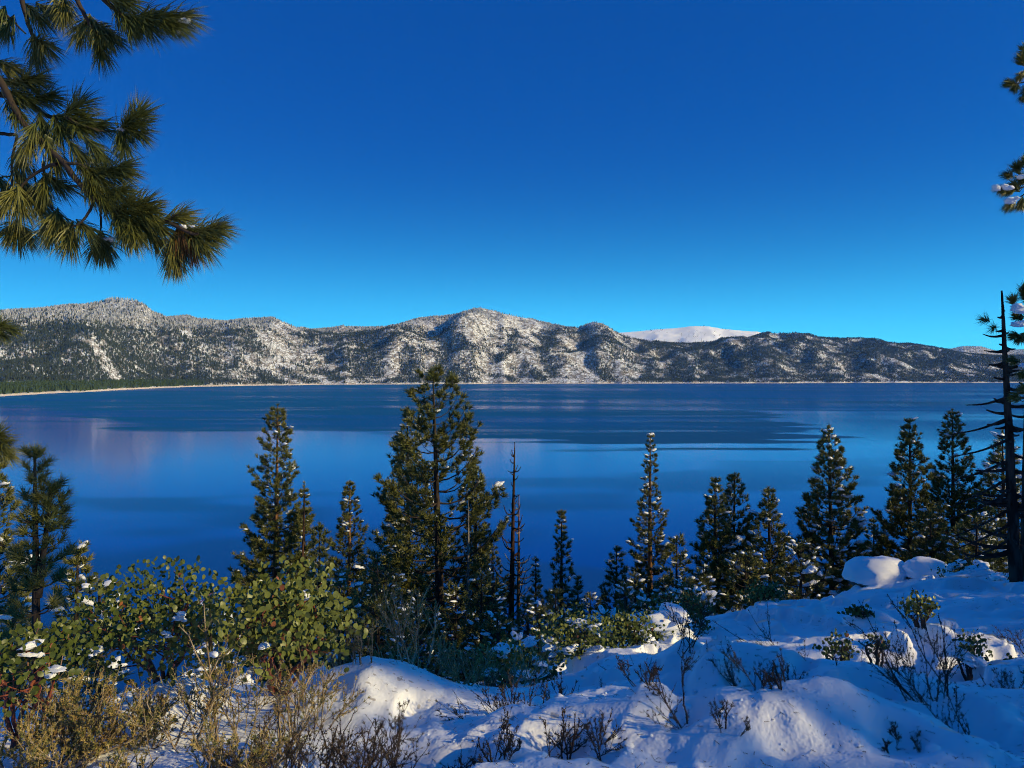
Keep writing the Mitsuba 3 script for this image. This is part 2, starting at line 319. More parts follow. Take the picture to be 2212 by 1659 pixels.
def far_ridge(name, pts, y0, depth, mat, label, seed):
    P = prof(pts)
    X = np.linspace(P[0, 0], P[0, -1], 160)
    s = np.linspace(0, 1.6, 40)
    X, S = np.meshgrid(X, s, indexing='ij')
    y = y0 + S * depth; x = (X - CX) / F * y
    top = (HY - np.interp(X, *P)) / F * (y0 + depth)
    q = np.stack([x, y, x * 0], -1)
    t = np.clip(S, 0, 1)
    z = WATER_Z + (top - WATER_Z) * (.35 + .65 * t) + 4 * t * (1 - t) * 150 * (1 - np.abs(2 * meshkit.fbm(q / 700, 4, seed) - 1) - .75) - np.clip(S - 1, 0, 1) * 500
    z = z + 14 * (meshkit.fbm(q / 120, 3, seed) - .5)
    scene[name] = mikit.ply(grid_mesh(x, y, z), mat, smooth=True)
    labels[name] = {'label': label, 'category': 'mountains', 'kind': 'structure'}
    return X, S, x, y, z
scene['mat_snow_far'] = two(prin((0.90, 0.90, 0.90), 0.8, 0.1))
fr1 = far_ridge('snowy_mountain', [(1180, 735), (1260, 724), (1340, 718), (1370, 716), (1420, 711), (1460, 708), (1500, 703), (1530, 704), (1560, 710), (1600, 713), (1635, 715), (1680, 724), (1760, 740)],
          10500, 2200, 'mat_snow_far', 'bare white mountain top behind the forested ridge', 21)
fr2 = far_ridge('distant_hill', [(1900, 775), (1990, 760), (2040, 755), (2080, 747), (2120, 748), (2150, 757), (2180, 756), (2230, 752), (2400, 745), (2700, 760)], 14500, 2500, 'mat_mountain', 'hazy blue hill at the far right end of the lake', 33)
fr3 = far_ridge('white_peak', [(960, 700), (1000, 690), (1060, 686), (1095, 684), (1130, 689), (1170, 698), (1240, 715)], 9600, 900, 'mat_snow_far', 'small white snowfield behind the shoulder of the central peak', 41)

# forests on the far shore: thousands of small firs
rng = np.random.default_rng(5)
def cones(x, y, z, h, w, k=3):
    N = len(x)
    g = rng.uniform(0, 6.28, (N, 1)) + np.arange(k) * 2 * np.pi / k
    ring = np.stack([x[:, None] + w[:, None] * np.cos(g), y[:, None] + w[:, None] * np.sin(g), np.repeat((z + .08 * h)[:, None], k, 1)], -1)
    tip = np.stack([x, y, z + h], -1)[:, None]
    v = np.concatenate([ring, tip], 1).reshape(-1, 3)
    o = np.arange(N)[:, None, None] * (k + 1)
    f = np.stack([np.stack([np.full(k, a) for a in ()] or [np.arange(k), (np.arange(k) + 1) % k, np.full(k, k)], -1)], 0)
    return v, (o + f).reshape(-1, 3)
N0 = 600000
Xc = rng.uniform(-260, 2420, N0)
D0, dep = np.interp(Xc, *SHORE), np.interp(Xc, *DEPTH)
sc = rng.random(N0) * 1.03
keep0 = rng.random(N0) < ((D0 + sc * dep) / 10000) * (dep / 3000)
Xc, sc = Xc[keep0], sc[keep0]
tx, ty, tz = mountain_z(Xc, sc)
e = 6.0
_, _, zl = mountain_z(Xc - e, sc)
slope_x = (tz - zl)                                   # > 0: the ground faces left, away from the sun
q = np.stack([tx, ty, tx * 0], -1)
n1 = meshkit.fbm(q / 620 + 2, 4, 11)
n2 = meshkit.fbm(q / 130 + 5, 3, 12)
foot = np.interp(Xc, [0, 350, 450, 3000], [0.20, 0.15, 0.02, 0.02])
flat_shore = (sc < foot) & (Xc < 440)
dens = 0.55 + 1.75 * (n1 - .5) + 2.4 * (n2 - .5) + np.clip(slope_x / 14, -.28, .45) + np.interp(Xc, [0, 420, 600, 1000, 1500, 1900, 2212], [.42, .22, -.04, -.12, -.02, .20, .34])
dens = np.where(flat_shore, 1.4, dens)
dens = np.where(sc < .006, 0, dens)
ok = rng.random(len(Xc)) < np.clip(dens, 0.03, 1.0)
Xc, sc, tx, ty, tz, n2, flat_shore = (v[ok] for v in (Xc, sc, tx, ty, tz, n2, flat_shore))
hh = rng.uniform(13, 27, len(tx)); hh = np.where(flat_shore, rng.uniform(17, 30, len(tx)), hh)
ww = hh * rng.uniform(.15, .24, len(tx))
thin = (rng.random(len(tx)) < np.clip((tz - 330) / 300, 0, .45)) & (Xc < 360)
frost = (~flat_shore) & (rng.random(len(tx)) < np.clip((tz - np.interp(Xc, [0, 300, 700, 1000, 1300, 2212], [300, 330, 420, 480, 520, 600])) / 90, 0, .72))
print('far trees', len(tx), frost.sum())
for name, m, mat, lab in (('mountain_forest', ~frost & ~flat_shore & ~thin, 'mat_far_tree', 'dark conifer forest scattered over the mountain slopes'),
                          ('frosted_forest', frost & ~thin, 'mat_frost_tree', 'frosted grey conifers on the highest ridges'),
                          ('shore_forest', flat_shore, 'mat_shore_tree', 'green conifer forest on the flat shore at the left')):
    scene[name] = mikit.ply(cones(tx[m], ty[m], tz[m], hh[m], ww[m]), mat, smooth=False)
    labels[name] = {'label': lab, 'category': 'forest', 'kind': 'stuff'}
for nm, fr, n, d in (('distant_forest', fr2, 22000, 1.0), ('ridge_forest', fr1, 2600, .25)):
    X, S, x, y, z = fr
    k = rng.integers(0, X.size, n)
    k = k[(S.ravel()[k] < 1.02)]
    jx, jy = rng.uniform(-30, 30, (2, len(k)))
    sel = meshkit.fbm(np.stack([x.ravel()[k], y.ravel()[k], 0 * k], -1) / 400, 3, 3) < .35 + .35 * d
    k, jx, jy = k[sel], jx[sel], jy[sel]
    h = rng.uniform(14, 26, len(k))
    scene[nm] = mikit.ply(cones(x.ravel()[k] + jx, y.ravel()[k] + jy, z.ravel()[k] - 3, h, h * .22), 'mat_far_tree', smooth=False)
    labels[nm] = {'label': 'faint conifers on the hazy hill at the far right' if nm[0] == 'd' else 'thin conifers below the bare white mountain top', 'category': 'forest', 'kind': 'stuff'}

# ------------------------------------------------------------------ pines
def branch_path(p0, az, L, rise, curl, K, rng):
    """Leaves the trunk at `rise`, sags, and turns up at its end."""
    t = np.linspace(0, 1, K)
    r = L * t * (1 - .12 * t * curl)
    z = L * (rise * t + (curl - .12) * t ** 2.4 - .10 * np.sin(t * np.pi))
    w = rng.normal(0, .06, 2) * L
    return p0 + np.stack([r * np.sin(az) + w[0] * t * t, r * np.cos(az) + w[1] * t * t, z], -1)
def pine(key, base, top, hw, crown=0.15, seed=0, dens=1.0, tuft=0.26, needles=30, width=0.029, mat='mat_needle', bark='mat_bark', snow=20, big=3, shape=1.0, lean=0.0,
         rad=None, split=False, gap=0.42, rise=0.12, curl=.42, bare=0.0, taper=1.0, snow_r=.12):
    """A pine from base to top, crown half width hw; its crown starts at the share `crown` of its height."""
    rng = np.random.default_rng(seed)
    base, top = np.asarray(base, float), np.asarray(top, float)
    h = top[2] - base[2]
    rad = rad or (0.012 * h + 0.04)
    K = 12
    t = np.linspace(0, 1, K)
    wob = np.cumsum(rng.normal(0, .006 * h / K, (K, 2)), 0); wob -= t[:, None] * wob[-1]
    tp = base + (top - base) * t[:, None]; tp[:, :2] += wob
    tr = rad * (1 - t) ** .85 + .012
    part(key, 'trunk', tubes(tp[None], tr[None], 8), bark)
    def along(f): return np.stack([np.interp(f, t, tp[:, k]) for k in range(3)], -1)
    fs = []
    f = crown
    while f < .985:
        fs.append(f); f += gap * rng.uniform(.7, 1.3) / h * (1.25 - .5 * (f - crown) / (1 - crown)) / dens ** .5
    wood, tp_pos, tp_ax, bl, tsz = [], [], [], [], []
    for f in fs:
        c = (f - crown) / (1 - crown)
        n = rng.integers(3, 6)
        a0 = rng.uniform(0, 6.28)
        for b in range(n):
            L = hw * ((1 - c) ** (.92 * shape) * (.7 + .3 * min(1, c * 5 + .25)) + .05) * rng.uniform(.7, 1.25) * taper
            L = max(L, tuft * .5)
            az = a0 + b * 6.28 / n + rng.normal(0, .35)
            P = branch_path(along(f), az, L, rise + .55 * c ** 2 + rng.normal(0, .09), curl * rng.uniform(.6, 1.3), 5, rng)
            br, sw = max(.007, .035 * L ** .7 * (1 - c * .4)), []
            pos, ax = [P[-1]], [nrm(P[-1] - P[-2])]
            m = max(1, int(L / (tuft * .62) * dens * rng.uniform(.8, 1.2)))
            for s_ in range(m):
                tt = rng.uniform(.35 if not bare else .55, .97)
                p = np.stack([np.interp(tt, np.linspace(0, 1, 5), P[:, k]) for k in range(3)])
                side = rng.choice([-1, 1]) * rng.uniform(.5, 1.1)
                l2 = L * (.18 + .32 * (1 - tt)) * rng.uniform(.6, 1.3) + tuft * .3
                Q = branch_path(p, az + side, l2, rise + .15 + rng.normal(0, .12), curl, 3, rng)
                sw.append(Q)
                pos.append(Q[-1]); ax.append(nrm(Q[-1] - Q[-2]))
                if l2 > tuft * 1.5: pos.append(Q[1]); ax.append(nrm(Q[-1] - Q[0] + [0, 0, .3 * l2]))
            W = join(tubes(P[None], br * np.linspace(1, .35, 5)[None], 4), tubes(np.stack(sw), np.repeat(np.array([[.009, .007, .004]]), len(sw), 0), 3))
            pos, ax = np.array(pos), nrm(np.array(ax) + [0, 0, .35])
            if split: bl.append((W, pos, ax))
            tsz.append(np.full(len(pos), 1.05 - .38 * c)); wood.append(W); tp_pos.append(pos); tp_ax.append(ax)
    top_ax = np.array([[0, 0, 1.0]])
    tsz = np.concatenate(tsz + [np.full(3, .62)])
    pos, ax = np.vstack(tp_pos + [along(np.array([.97, .985, 1.0]))]), np.vstack(tp_ax + [np.repeat(top_ax, 3, 0)])
    if split:
        for W, p, a in bl:
            k = part(key, 'branch', W, 'mat_branch', smooth=False)
            part(k, 'needles', tufts(p, a, tuft * rng.uniform(.8, 1.15, len(p)), needles, rng, width), mat, smooth=False, stuff=True)
        part(key, 'leader', tufts(pos[-3:], ax[-3:], tuft * .85, needles, rng, width), mat, smooth=False)
    else:
        part(key, 'branchwork', join(*wood), 'mat_branch', smooth=False, stuff=True)
        part(key, 'crown', tufts(pos, ax, tuft * tsz * rng.uniform(.8, 1.15, len(pos)), needles, rng, width), mat, smooth=False, stuff=True)
    if snow:
        snow = int(snow * 2.6)
        k = rng.integers(0, len(pos) - 3, snow)
        part(key, 'snow', blobs(pos[k] + [0, 0, tuft * .15], rng.uniform(.25, 1.0, snow) ** 1.4 * snow_r, rng, .7, 1, axis=ax[k] * [1, 1, .3]), 'mat_snow', smooth=True, stuff=True)
        reach = np.hypot(*(pos - base)[:, :2].T)
        outer = np.argsort(-reach)[len(pos) // 12:max(len(pos) // 2, big * 4)]
        for q in rng.choice(outer, big, replace=False) if big else ():
            n = 3
            part(key, 'snow_clump', blobs(pos[q] + [0, 0, tuft * .2] + rng.normal(0, .10, (n, 3)) * [1, 1, .4], rng.uniform(1.0, 1.7, n) * snow_r, rng, .65, 2, axis=np.repeat(ax[q][None], n, 0) * [1, 1, .3]), 'mat_snow')
    return pos, ax
def tree(name, label, X, ytop, y, hw_px, cat='pine tree', Xb=None, group=None, base=None, **k):
    key = thing(name, label, cat, group)
    b = onpix(Xb or X, y) if base is None else base
    pine(key, b - [0, 0, .15], at(X, ytop, y), 1.14 * hw_px / F * y, **k)
    return key

TREES = [
 # label, X top, Y top, distance, half width px, X base, options
 ('yellow green sunlit pine cut off by the left edge of the picture', -8, 990, 21, 70, -12, dict(seed=1, dens=1.9, snow=45, big=2, shape=.7, crown=.05)),
 ('bushy sunlit pine with snowy upturned tips behind the dark double leader pine', 168, 1188, 17, 78, 160, dict(seed=2, dens=1.8, snow=40, big=4, shape=.8, crown=.0)),
 ('sunlit slender pine with snow tipped branches rising behind the manzanita', 600, 874, 34, 80, 592, dict(seed=3, bark='mat_bark_orange', dens=1.8, snow=80, big=9, crown=.22, shape=.85)),
 ('narrow sunlit pine right beside the snow tipped slender pine', 657, 1042, 33, 46, 655, dict(seed=4, dens=1.6, snow=18, big=2, crown=.2)),
 ('low bushy pine between the slender pine and the small pointed pine', 690, 1130, 30, 52, 690, dict(seed=5, dens=1.6, snow=10, big=0, crown=.1, shape=.8)),
 ('small pointed sunlit pine to the left of the big central pine', 756, 1040, 38, 64, 750, dict(seed=6, bark='mat_bark_orange', dens=1.8, snow=50, big=4, crown=.18)),
 ('snowy pine half hidden behind the left side of the big central pine', 880, 882, 46, 100, 880, dict(seed=7, dens=1.1, tuft=.34, needles=18, width=.04, snow=200, big=12, crown=.1, snow_r=.15)),
 ('dark pine beside the snags on the right of the big central pine', 1030, 1012, 42, 62, 1020, dict(seed=8, dens=1.5, snow=30, big=2, crown=.1)),
 ('tiny narrow pine left of the small dark pine in the central gap', 1157, 1203, 40, 28, 1157, dict(seed=9, dens=1.6, snow=30, big=0, crown=.15)),
 ('small dark pine with upturned branches standing alone in the central gap', 1213, 1103, 36, 42, 1212, dict(seed=10, dens=1.5, snow=35, big=3, crown=.12)),
 ('pale green sapling at the foot of the small dark pine', 1248, 1245, 34, 28, 1250, dict(seed=11, dens=1.4, snow=14, big=0, crown=.05)),
 ('broad dark pine left of the tall orange trunked pine', 1332, 1180, 33, 62, 1330, dict(seed=12, dens=1.5, snow=70, big=4, crown=.05)),
 ('tall slender pine with a sunlit orange trunk and narrow top', 1405, 936, 36, 58, 1402, dict(seed=13, bark='mat_bark_orange', dens=1.6, snow=90, big=5, crown=.15, tuft=.2, shape=1.1)),
 ('short brownish topped pine in front of the tall orange trunked pine', 1462, 1160, 27, 62, 1460, dict(seed=14, dens=1.5, snow=40, big=6, crown=.05, shape=.8)),
 ('right hand top of the close pair of dark pines', 1587, 1022, 33, 80, 1580, dict(seed=15, gap=.40, dens=1.9, snow=90, big=4, crown=.05, tuft=.255)),
 ('left hand top of the close pair of dark pines', 1545, 1034, 31, 70, 1540, dict(seed=16, gap=.40, dens=1.9, snow=90, big=6, crown=.05, tuft=.255)),
 ('dark pine hung with snow clumps between the paired pines and the tall broad pine', 1660, 1053, 30, 76, 1668, dict(seed=17, gap=.40, dens=1.9, snow=80, big=10, crown=.03, tuft=.255)),
 ('tall broad pine dotted with snow behind the top of the snow slope', 1790, 922, 31, 92, 1800, dict(seed=18, gap=.40, dens=1.9, snow=150, big=14, crown=.04, tuft=.255, shape=1.05)),
 ('low sunlit pine in the gap beyond the snow slope', 1887, 1118, 42, 52, 1890, dict(seed=19, dens=1.5, snow=50, big=4, crown=.0)),
 ('dense dark pine with a yellow lit right side behind the snowy boulder', 1965, 905, 33, 82, 1966, dict(seed=20, gap=.40, dens=1.9, snow=90, big=5, crown=.03, tuft=.255, shape=1.05)),
 ('wide topped pine on the right beside the dead topped trunk', 2057, 884, 35, 86, 2062, dict(seed=21, gap=.40, dens=1.9, snow=130, big=6, crown=.04, tuft=.255, shape=1.05)),
 ('snowy pine behind the dead topped trunk at the right edge', 2165, 930, 28, 80, 2172, dict(seed=22, gap=.40, dens=1.9, snow=150, big=14, crown=.04, tuft=.255, shape=1.05)),
]
for lab, X, Y, y, hw, Xb, o in TREES:
    tree('pine_tree', lab, X, Y, y, hw, Xb=Xb, **o)

# young pines and brush on the steep ground below the snow crest
UNDER = [ # label, X top, Y top, distance, half width, material
 ('young dark pine low down to the left of the manzanita', 215, 1255, 13, 60, 'mat_needle'), ('low snowy young pine under the dark double leader pine', 30, 1290, 11, 75, 'mat_needle'),
 ('young pine filling the dark hollow between the manzanitas', 455, 1290, 12, 55, 'mat_needle'), ('young dark pine right of the round leaved manzanita', 735, 1240, 20, 60, 'mat_needle'),
 ('snowy young pine under the left skirts of the big central pine', 815, 1195, 28, 75, 'mat_needle'), ('dark young pine at the foot of the big central pine', 900, 1300, 24, 70, 'mat_needle'),
 ('dark fir shaped pine right of the central trunk', 1040, 1240, 28, 66, 'mat_needle'), ('low dark pine hiding the foot of the snags', 1075, 1330, 22, 60, 'mat_needle'),
 ('yellow green young pine beside the snags', 1065, 1180, 35, 42, 'mat_needle'), ('dark thicket pine below the tiny narrow pine', 1165, 1310, 24, 55, 'mat_needle'),
 ('dark thicket pine below the small dark pine', 1245, 1320, 20, 55, 'mat_needle'), ('dark thicket pine left of the snow capped shrub', 1120, 1390, 14, 55, 'mat_needle'),
 ('dark pine thicket just behind the snow capped shrub', 1310, 1330, 17, 60, 'mat_needle'), ('low dark pine under the orange trunked pine', 1400, 1300, 19, 62, 'mat_needle'),
 ('small dark pine behind the dark rounded shrub', 1350, 1262, 24, 44, 'mat_needle'), ('small dark pine behind the left shrubs of the central gap', 1200, 1278, 26, 44, 'mat_needle'), ('small dark pine close to the foot of the snags', 1140, 1292, 27, 40, 'mat_needle'),
 ('small pale pine low in the central gap', 1275, 1285, 29, 40, 'mat_needle'), ('narrow dark pine left of the orange trunked pine near its foot', 1372, 1238, 29, 34, 'mat_needle'), ('narrow dark pine right of the short brownish topped pine', 1520, 1222, 28, 40, 'mat_needle'),
 ('dark young pine below the left skirts of the central pine', 850, 1255, 31, 58, 'mat_needle'), ('dark young pine below the right skirts of the central pine', 985, 1262, 30, 52, 'mat_needle'),
 ('dark young pine at the left end of the snow edge', 1495, 1265, 21, 52, 'mat_needle'), ('dark young pine filling the foot of the paired pines', 1610, 1200, 26, 62, 'mat_needle'),
 ('young pine filling the foot of the tall broad pine', 1730, 1180, 27, 60, 'mat_needle'), ('young pine between the boulder and the wide topped pine', 2010, 1110, 29, 62, 'mat_needle'),
 ('low snowy pine at the right behind the buried shrubs', 2110, 1120, 25, 70, 'mat_needle')]
for i, (lab, X, Y, y, hw, m) in enumerate(UNDER):
    tree('pine_tree', lab, X, Y, y, hw, seed=500 + i, mat=m, dens=1.5, tuft=.22, needles=18, crown=.0, snow=45, big=4, shape=.6, snow_r=.09)

# the big central pine, every bough of its own
tree('pine_tree', 'big dark pine with a bare lower trunk in the middle of the picture', 935, 800, 40, 130, Xb=957, seed=31, split=True, dens=1.15, tuft=.34, needles=30, width=.034,
     crown=.18, snow=70, big=12, gap=.62, rise=-.02, curl=.5, bare=1.0, rad=.34, shape=.65, snow_r=.13)
# the dark young pine on the left has two leaders
k = thing('pine_tree', 'black looking young pine with two leaders and snow clumps on the left', 'pine tree')
b = onpix(82, 9.6)
pine(k, b - [0, 0, .1], at(75, 968, 9.6), 52 / F * 9.6, seed=41, split=True, dens=.9, tuft=.17, needles=44, width=.010, crown=.22, snow=0, big=6, gap=.22, rise=.05, curl=.5, rad=.062, shape=.55, snow_r=.10)
pine(k, at(82, 1290, 9.6), at(112, 1052, 9.6), 50 / F * 9.6, seed=42, split=True, dens=.9, tuft=.17, needles=44, width=.010, crown=.1, snow=0, big=2, gap=.2, rise=.05, curl=.5, rad=.04, shape=.5, snow_r=.08)

# ------------------------------------------------------------------ snags
def snag(label, base, top, rad, stubs, seed, bark, wood, length=(.3, 1.2), curl=.5, f0=.15, extra=(), group=None, name='dead_tree'):
    rng = np.random.default_rng(seed)
    key = thing(name, label, 'dead tree', group)
    K = 16
    t = np.linspace(0, 1, K)
    P = base + (top - base) * t[:, None]
    P[:, :2] += np.cumsum(rng.normal(0, .012, (K, 2)), 0) * (1 - t)[:, None]
    part(key, 'trunk', tubes(P[None], (rad * (1 - t) ** .8 + .015)[None], 9), bark)
    for s in range(stubs):
        f = rng.uniform(f0, .96)
        p = np.stack([np.interp(f, t, P[:, c]) for c in range(3)])
        L = rng.uniform(*length) * (1.1 - f)
        part(key, 'branch', tubes(branch_path(p, rng.uniform(0, 6.28), L, rng.normal(0, .12), curl * rng.uniform(.3, 1.4), 7, rng)[None], (np.linspace(.05, .018, 7) * (.6 + .4 * L))[None], 5), wood)
    for f, az, L, rise, cu in extra:
        p = np.stack([np.interp(f, t, P[:, c]) for c in range(3)])
        part(key, 'branch', tubes(branch_path(p, az, L, rise, cu, 8, rng)[None], (np.linspace(.03, .008, 8))[None], 5), wood)
    return key, P
snag('tall charred snag with a spiked top and short curled stubs', onpix(1100, 36), at(1112, 955, 36), .19, 64, 51, 'mat_char', 'mat_char', (.5, 2.3), .75, .2)
snag('thinner pale orange snag with curled bare branches right of the charred snag', onpix(1118, 38), at(1121, 1068, 38), .14, 60, 52, 'mat_bark_orange', 'mat_deadwood', (.9, 2.2), .55, .25)
snag('pale dead trunk standing in front of the dark pine beside the snags', onpix(1008, 38), at(1012, 1075, 38), .13, 26, 53, 'mat_deadwood', 'mat_deadwood', (.4, 1.3), .3, .25)
snag('thin black dead sapling leaning in front of the narrow sunlit pine', onpix(640, 24), at(658, 1068, 24), .07, 12, 54, 'mat_char', 'mat_bark', (.2, .6), .5, .4)
k, P = snag('dead topped trunk with long bare side branches at the right edge', onpix(2192, 14), at(2164, 628, 14), .098, 80, 55, 'mat_bark', 'mat_bark', (.12, 1.0), .1, .12,
     extra=[(.64, -1.6, .95, .0, -.02), (.57, -1.5, 1.1, -.12, -.05), (.50, -1.65, 1.15, -.12, -.05), (.43, -1.5, 1.2, -.16, -.06), (.37, -1.6, 1.3, -.2, -.1), (.32, -1.4, 1.3, -.25, -.1),
            (.27, -1.55, 1.2, -.32, -.1), (.85, -1.5, .42, .08, .1), (.80, -1.6, .35, .0, .1), (.22, -1.5, 1.1, -.3, -.1), (.17, -1.6, .9, -.3, -.1)])
rng = np.random.default_rng(56)
part(k, 'needle_tuft', tufts(at(2126, 690, 14)[None], np.array([[-.9, 0, .35]]), .22, 90, rng, .012), 'mat_needle', smooth=False)
part(k, 'needle_tuft', tufts(at(2146, 708, 14)[None], np.array([[-.6, -.3, -.2]]), .2, 90, rng, .012), 'mat_needle', smooth=False)
snag('second thick trunk touching the dead topped trunk at the right edge', onpix(2222, 14.4), at(2240, 200, 14.4), .15, 26, 57, 'mat_bark', 'mat_bark', (.2, 1.0), .2, .15, name='pine_tree')

# ------------------------------------------------------------------ the near pine boughs (long needles, about four metres away)
def bough_tree(label, limbs, tuft_list, px, y, seed, size, needles=80, width=.0050, snow=(), rad=.016):
    rng = np.random.default_rng(seed)
    key = thing('pine_bough', label, 'pine branch')
    k0 = None
    for pts, r, dy in limbs:
        P = np.array([at(*px(a, b), y + dy + .05 * math.sin(a * .01)) for a, b in pts])
        tt = np.linspace(0, len(P) - 1, 4 * len(P))
        from scipy.interpolate import CubicSpline
        Q = CubicSpline(np.arange(len(P)), P)(tt) if len(P) > 2 else np.stack([np.interp(tt, [0, 1], P[:, c]) for c in range(3)], -1)
        Q = Q + rng.normal(0, .0018, Q.shape)
        part(key, 'branch', tubes(Q[None], np.linspace(r, r * .45, len(Q))[None], 7), 'mat_branch')
    for a, b, dx, dz, L, dy, mat in tuft_list:
        p = at(*px(a, b), y + dy)
        ax = nrm(np.array([dx, rng.uniform(-.45, .25), dz], float))
        run = max(.35, L * .9)
        n = int(needles * (.7 + 2.2 * L))
        v = tufts((p + ax * size * .75 * L)[None], ax[None], size, n, rng, width, (10, 52), .18, (size * .75 * L + .03) / size, True)
        tw = tubes(np.linspace(p, p + ax * size * .8 * L, 4)[None], np.linspace(.007, .004, 4)[None], 5)
        kk = part(key, 'needle_tuft', v, mat, smooth=False)
        part(kk, 'twig', tw, 'mat_branch')
    for a, b, r, dy in snow:
        part(key, 'snow_clump', blobs(at(*px(a, b), y + dy)[None] + rng.normal(0, r * .7, (5, 3)) * [1.3, .6, .35], r * rng.uniform(.5, 1, 5), rng, .6, 2), 'mat_snow')
    return key
cp = lambda a, b: (a * .3637, b * .3637)
D_ = N_ = L_ = 'mat_needle'
B_ = 'mat_needle_brown'
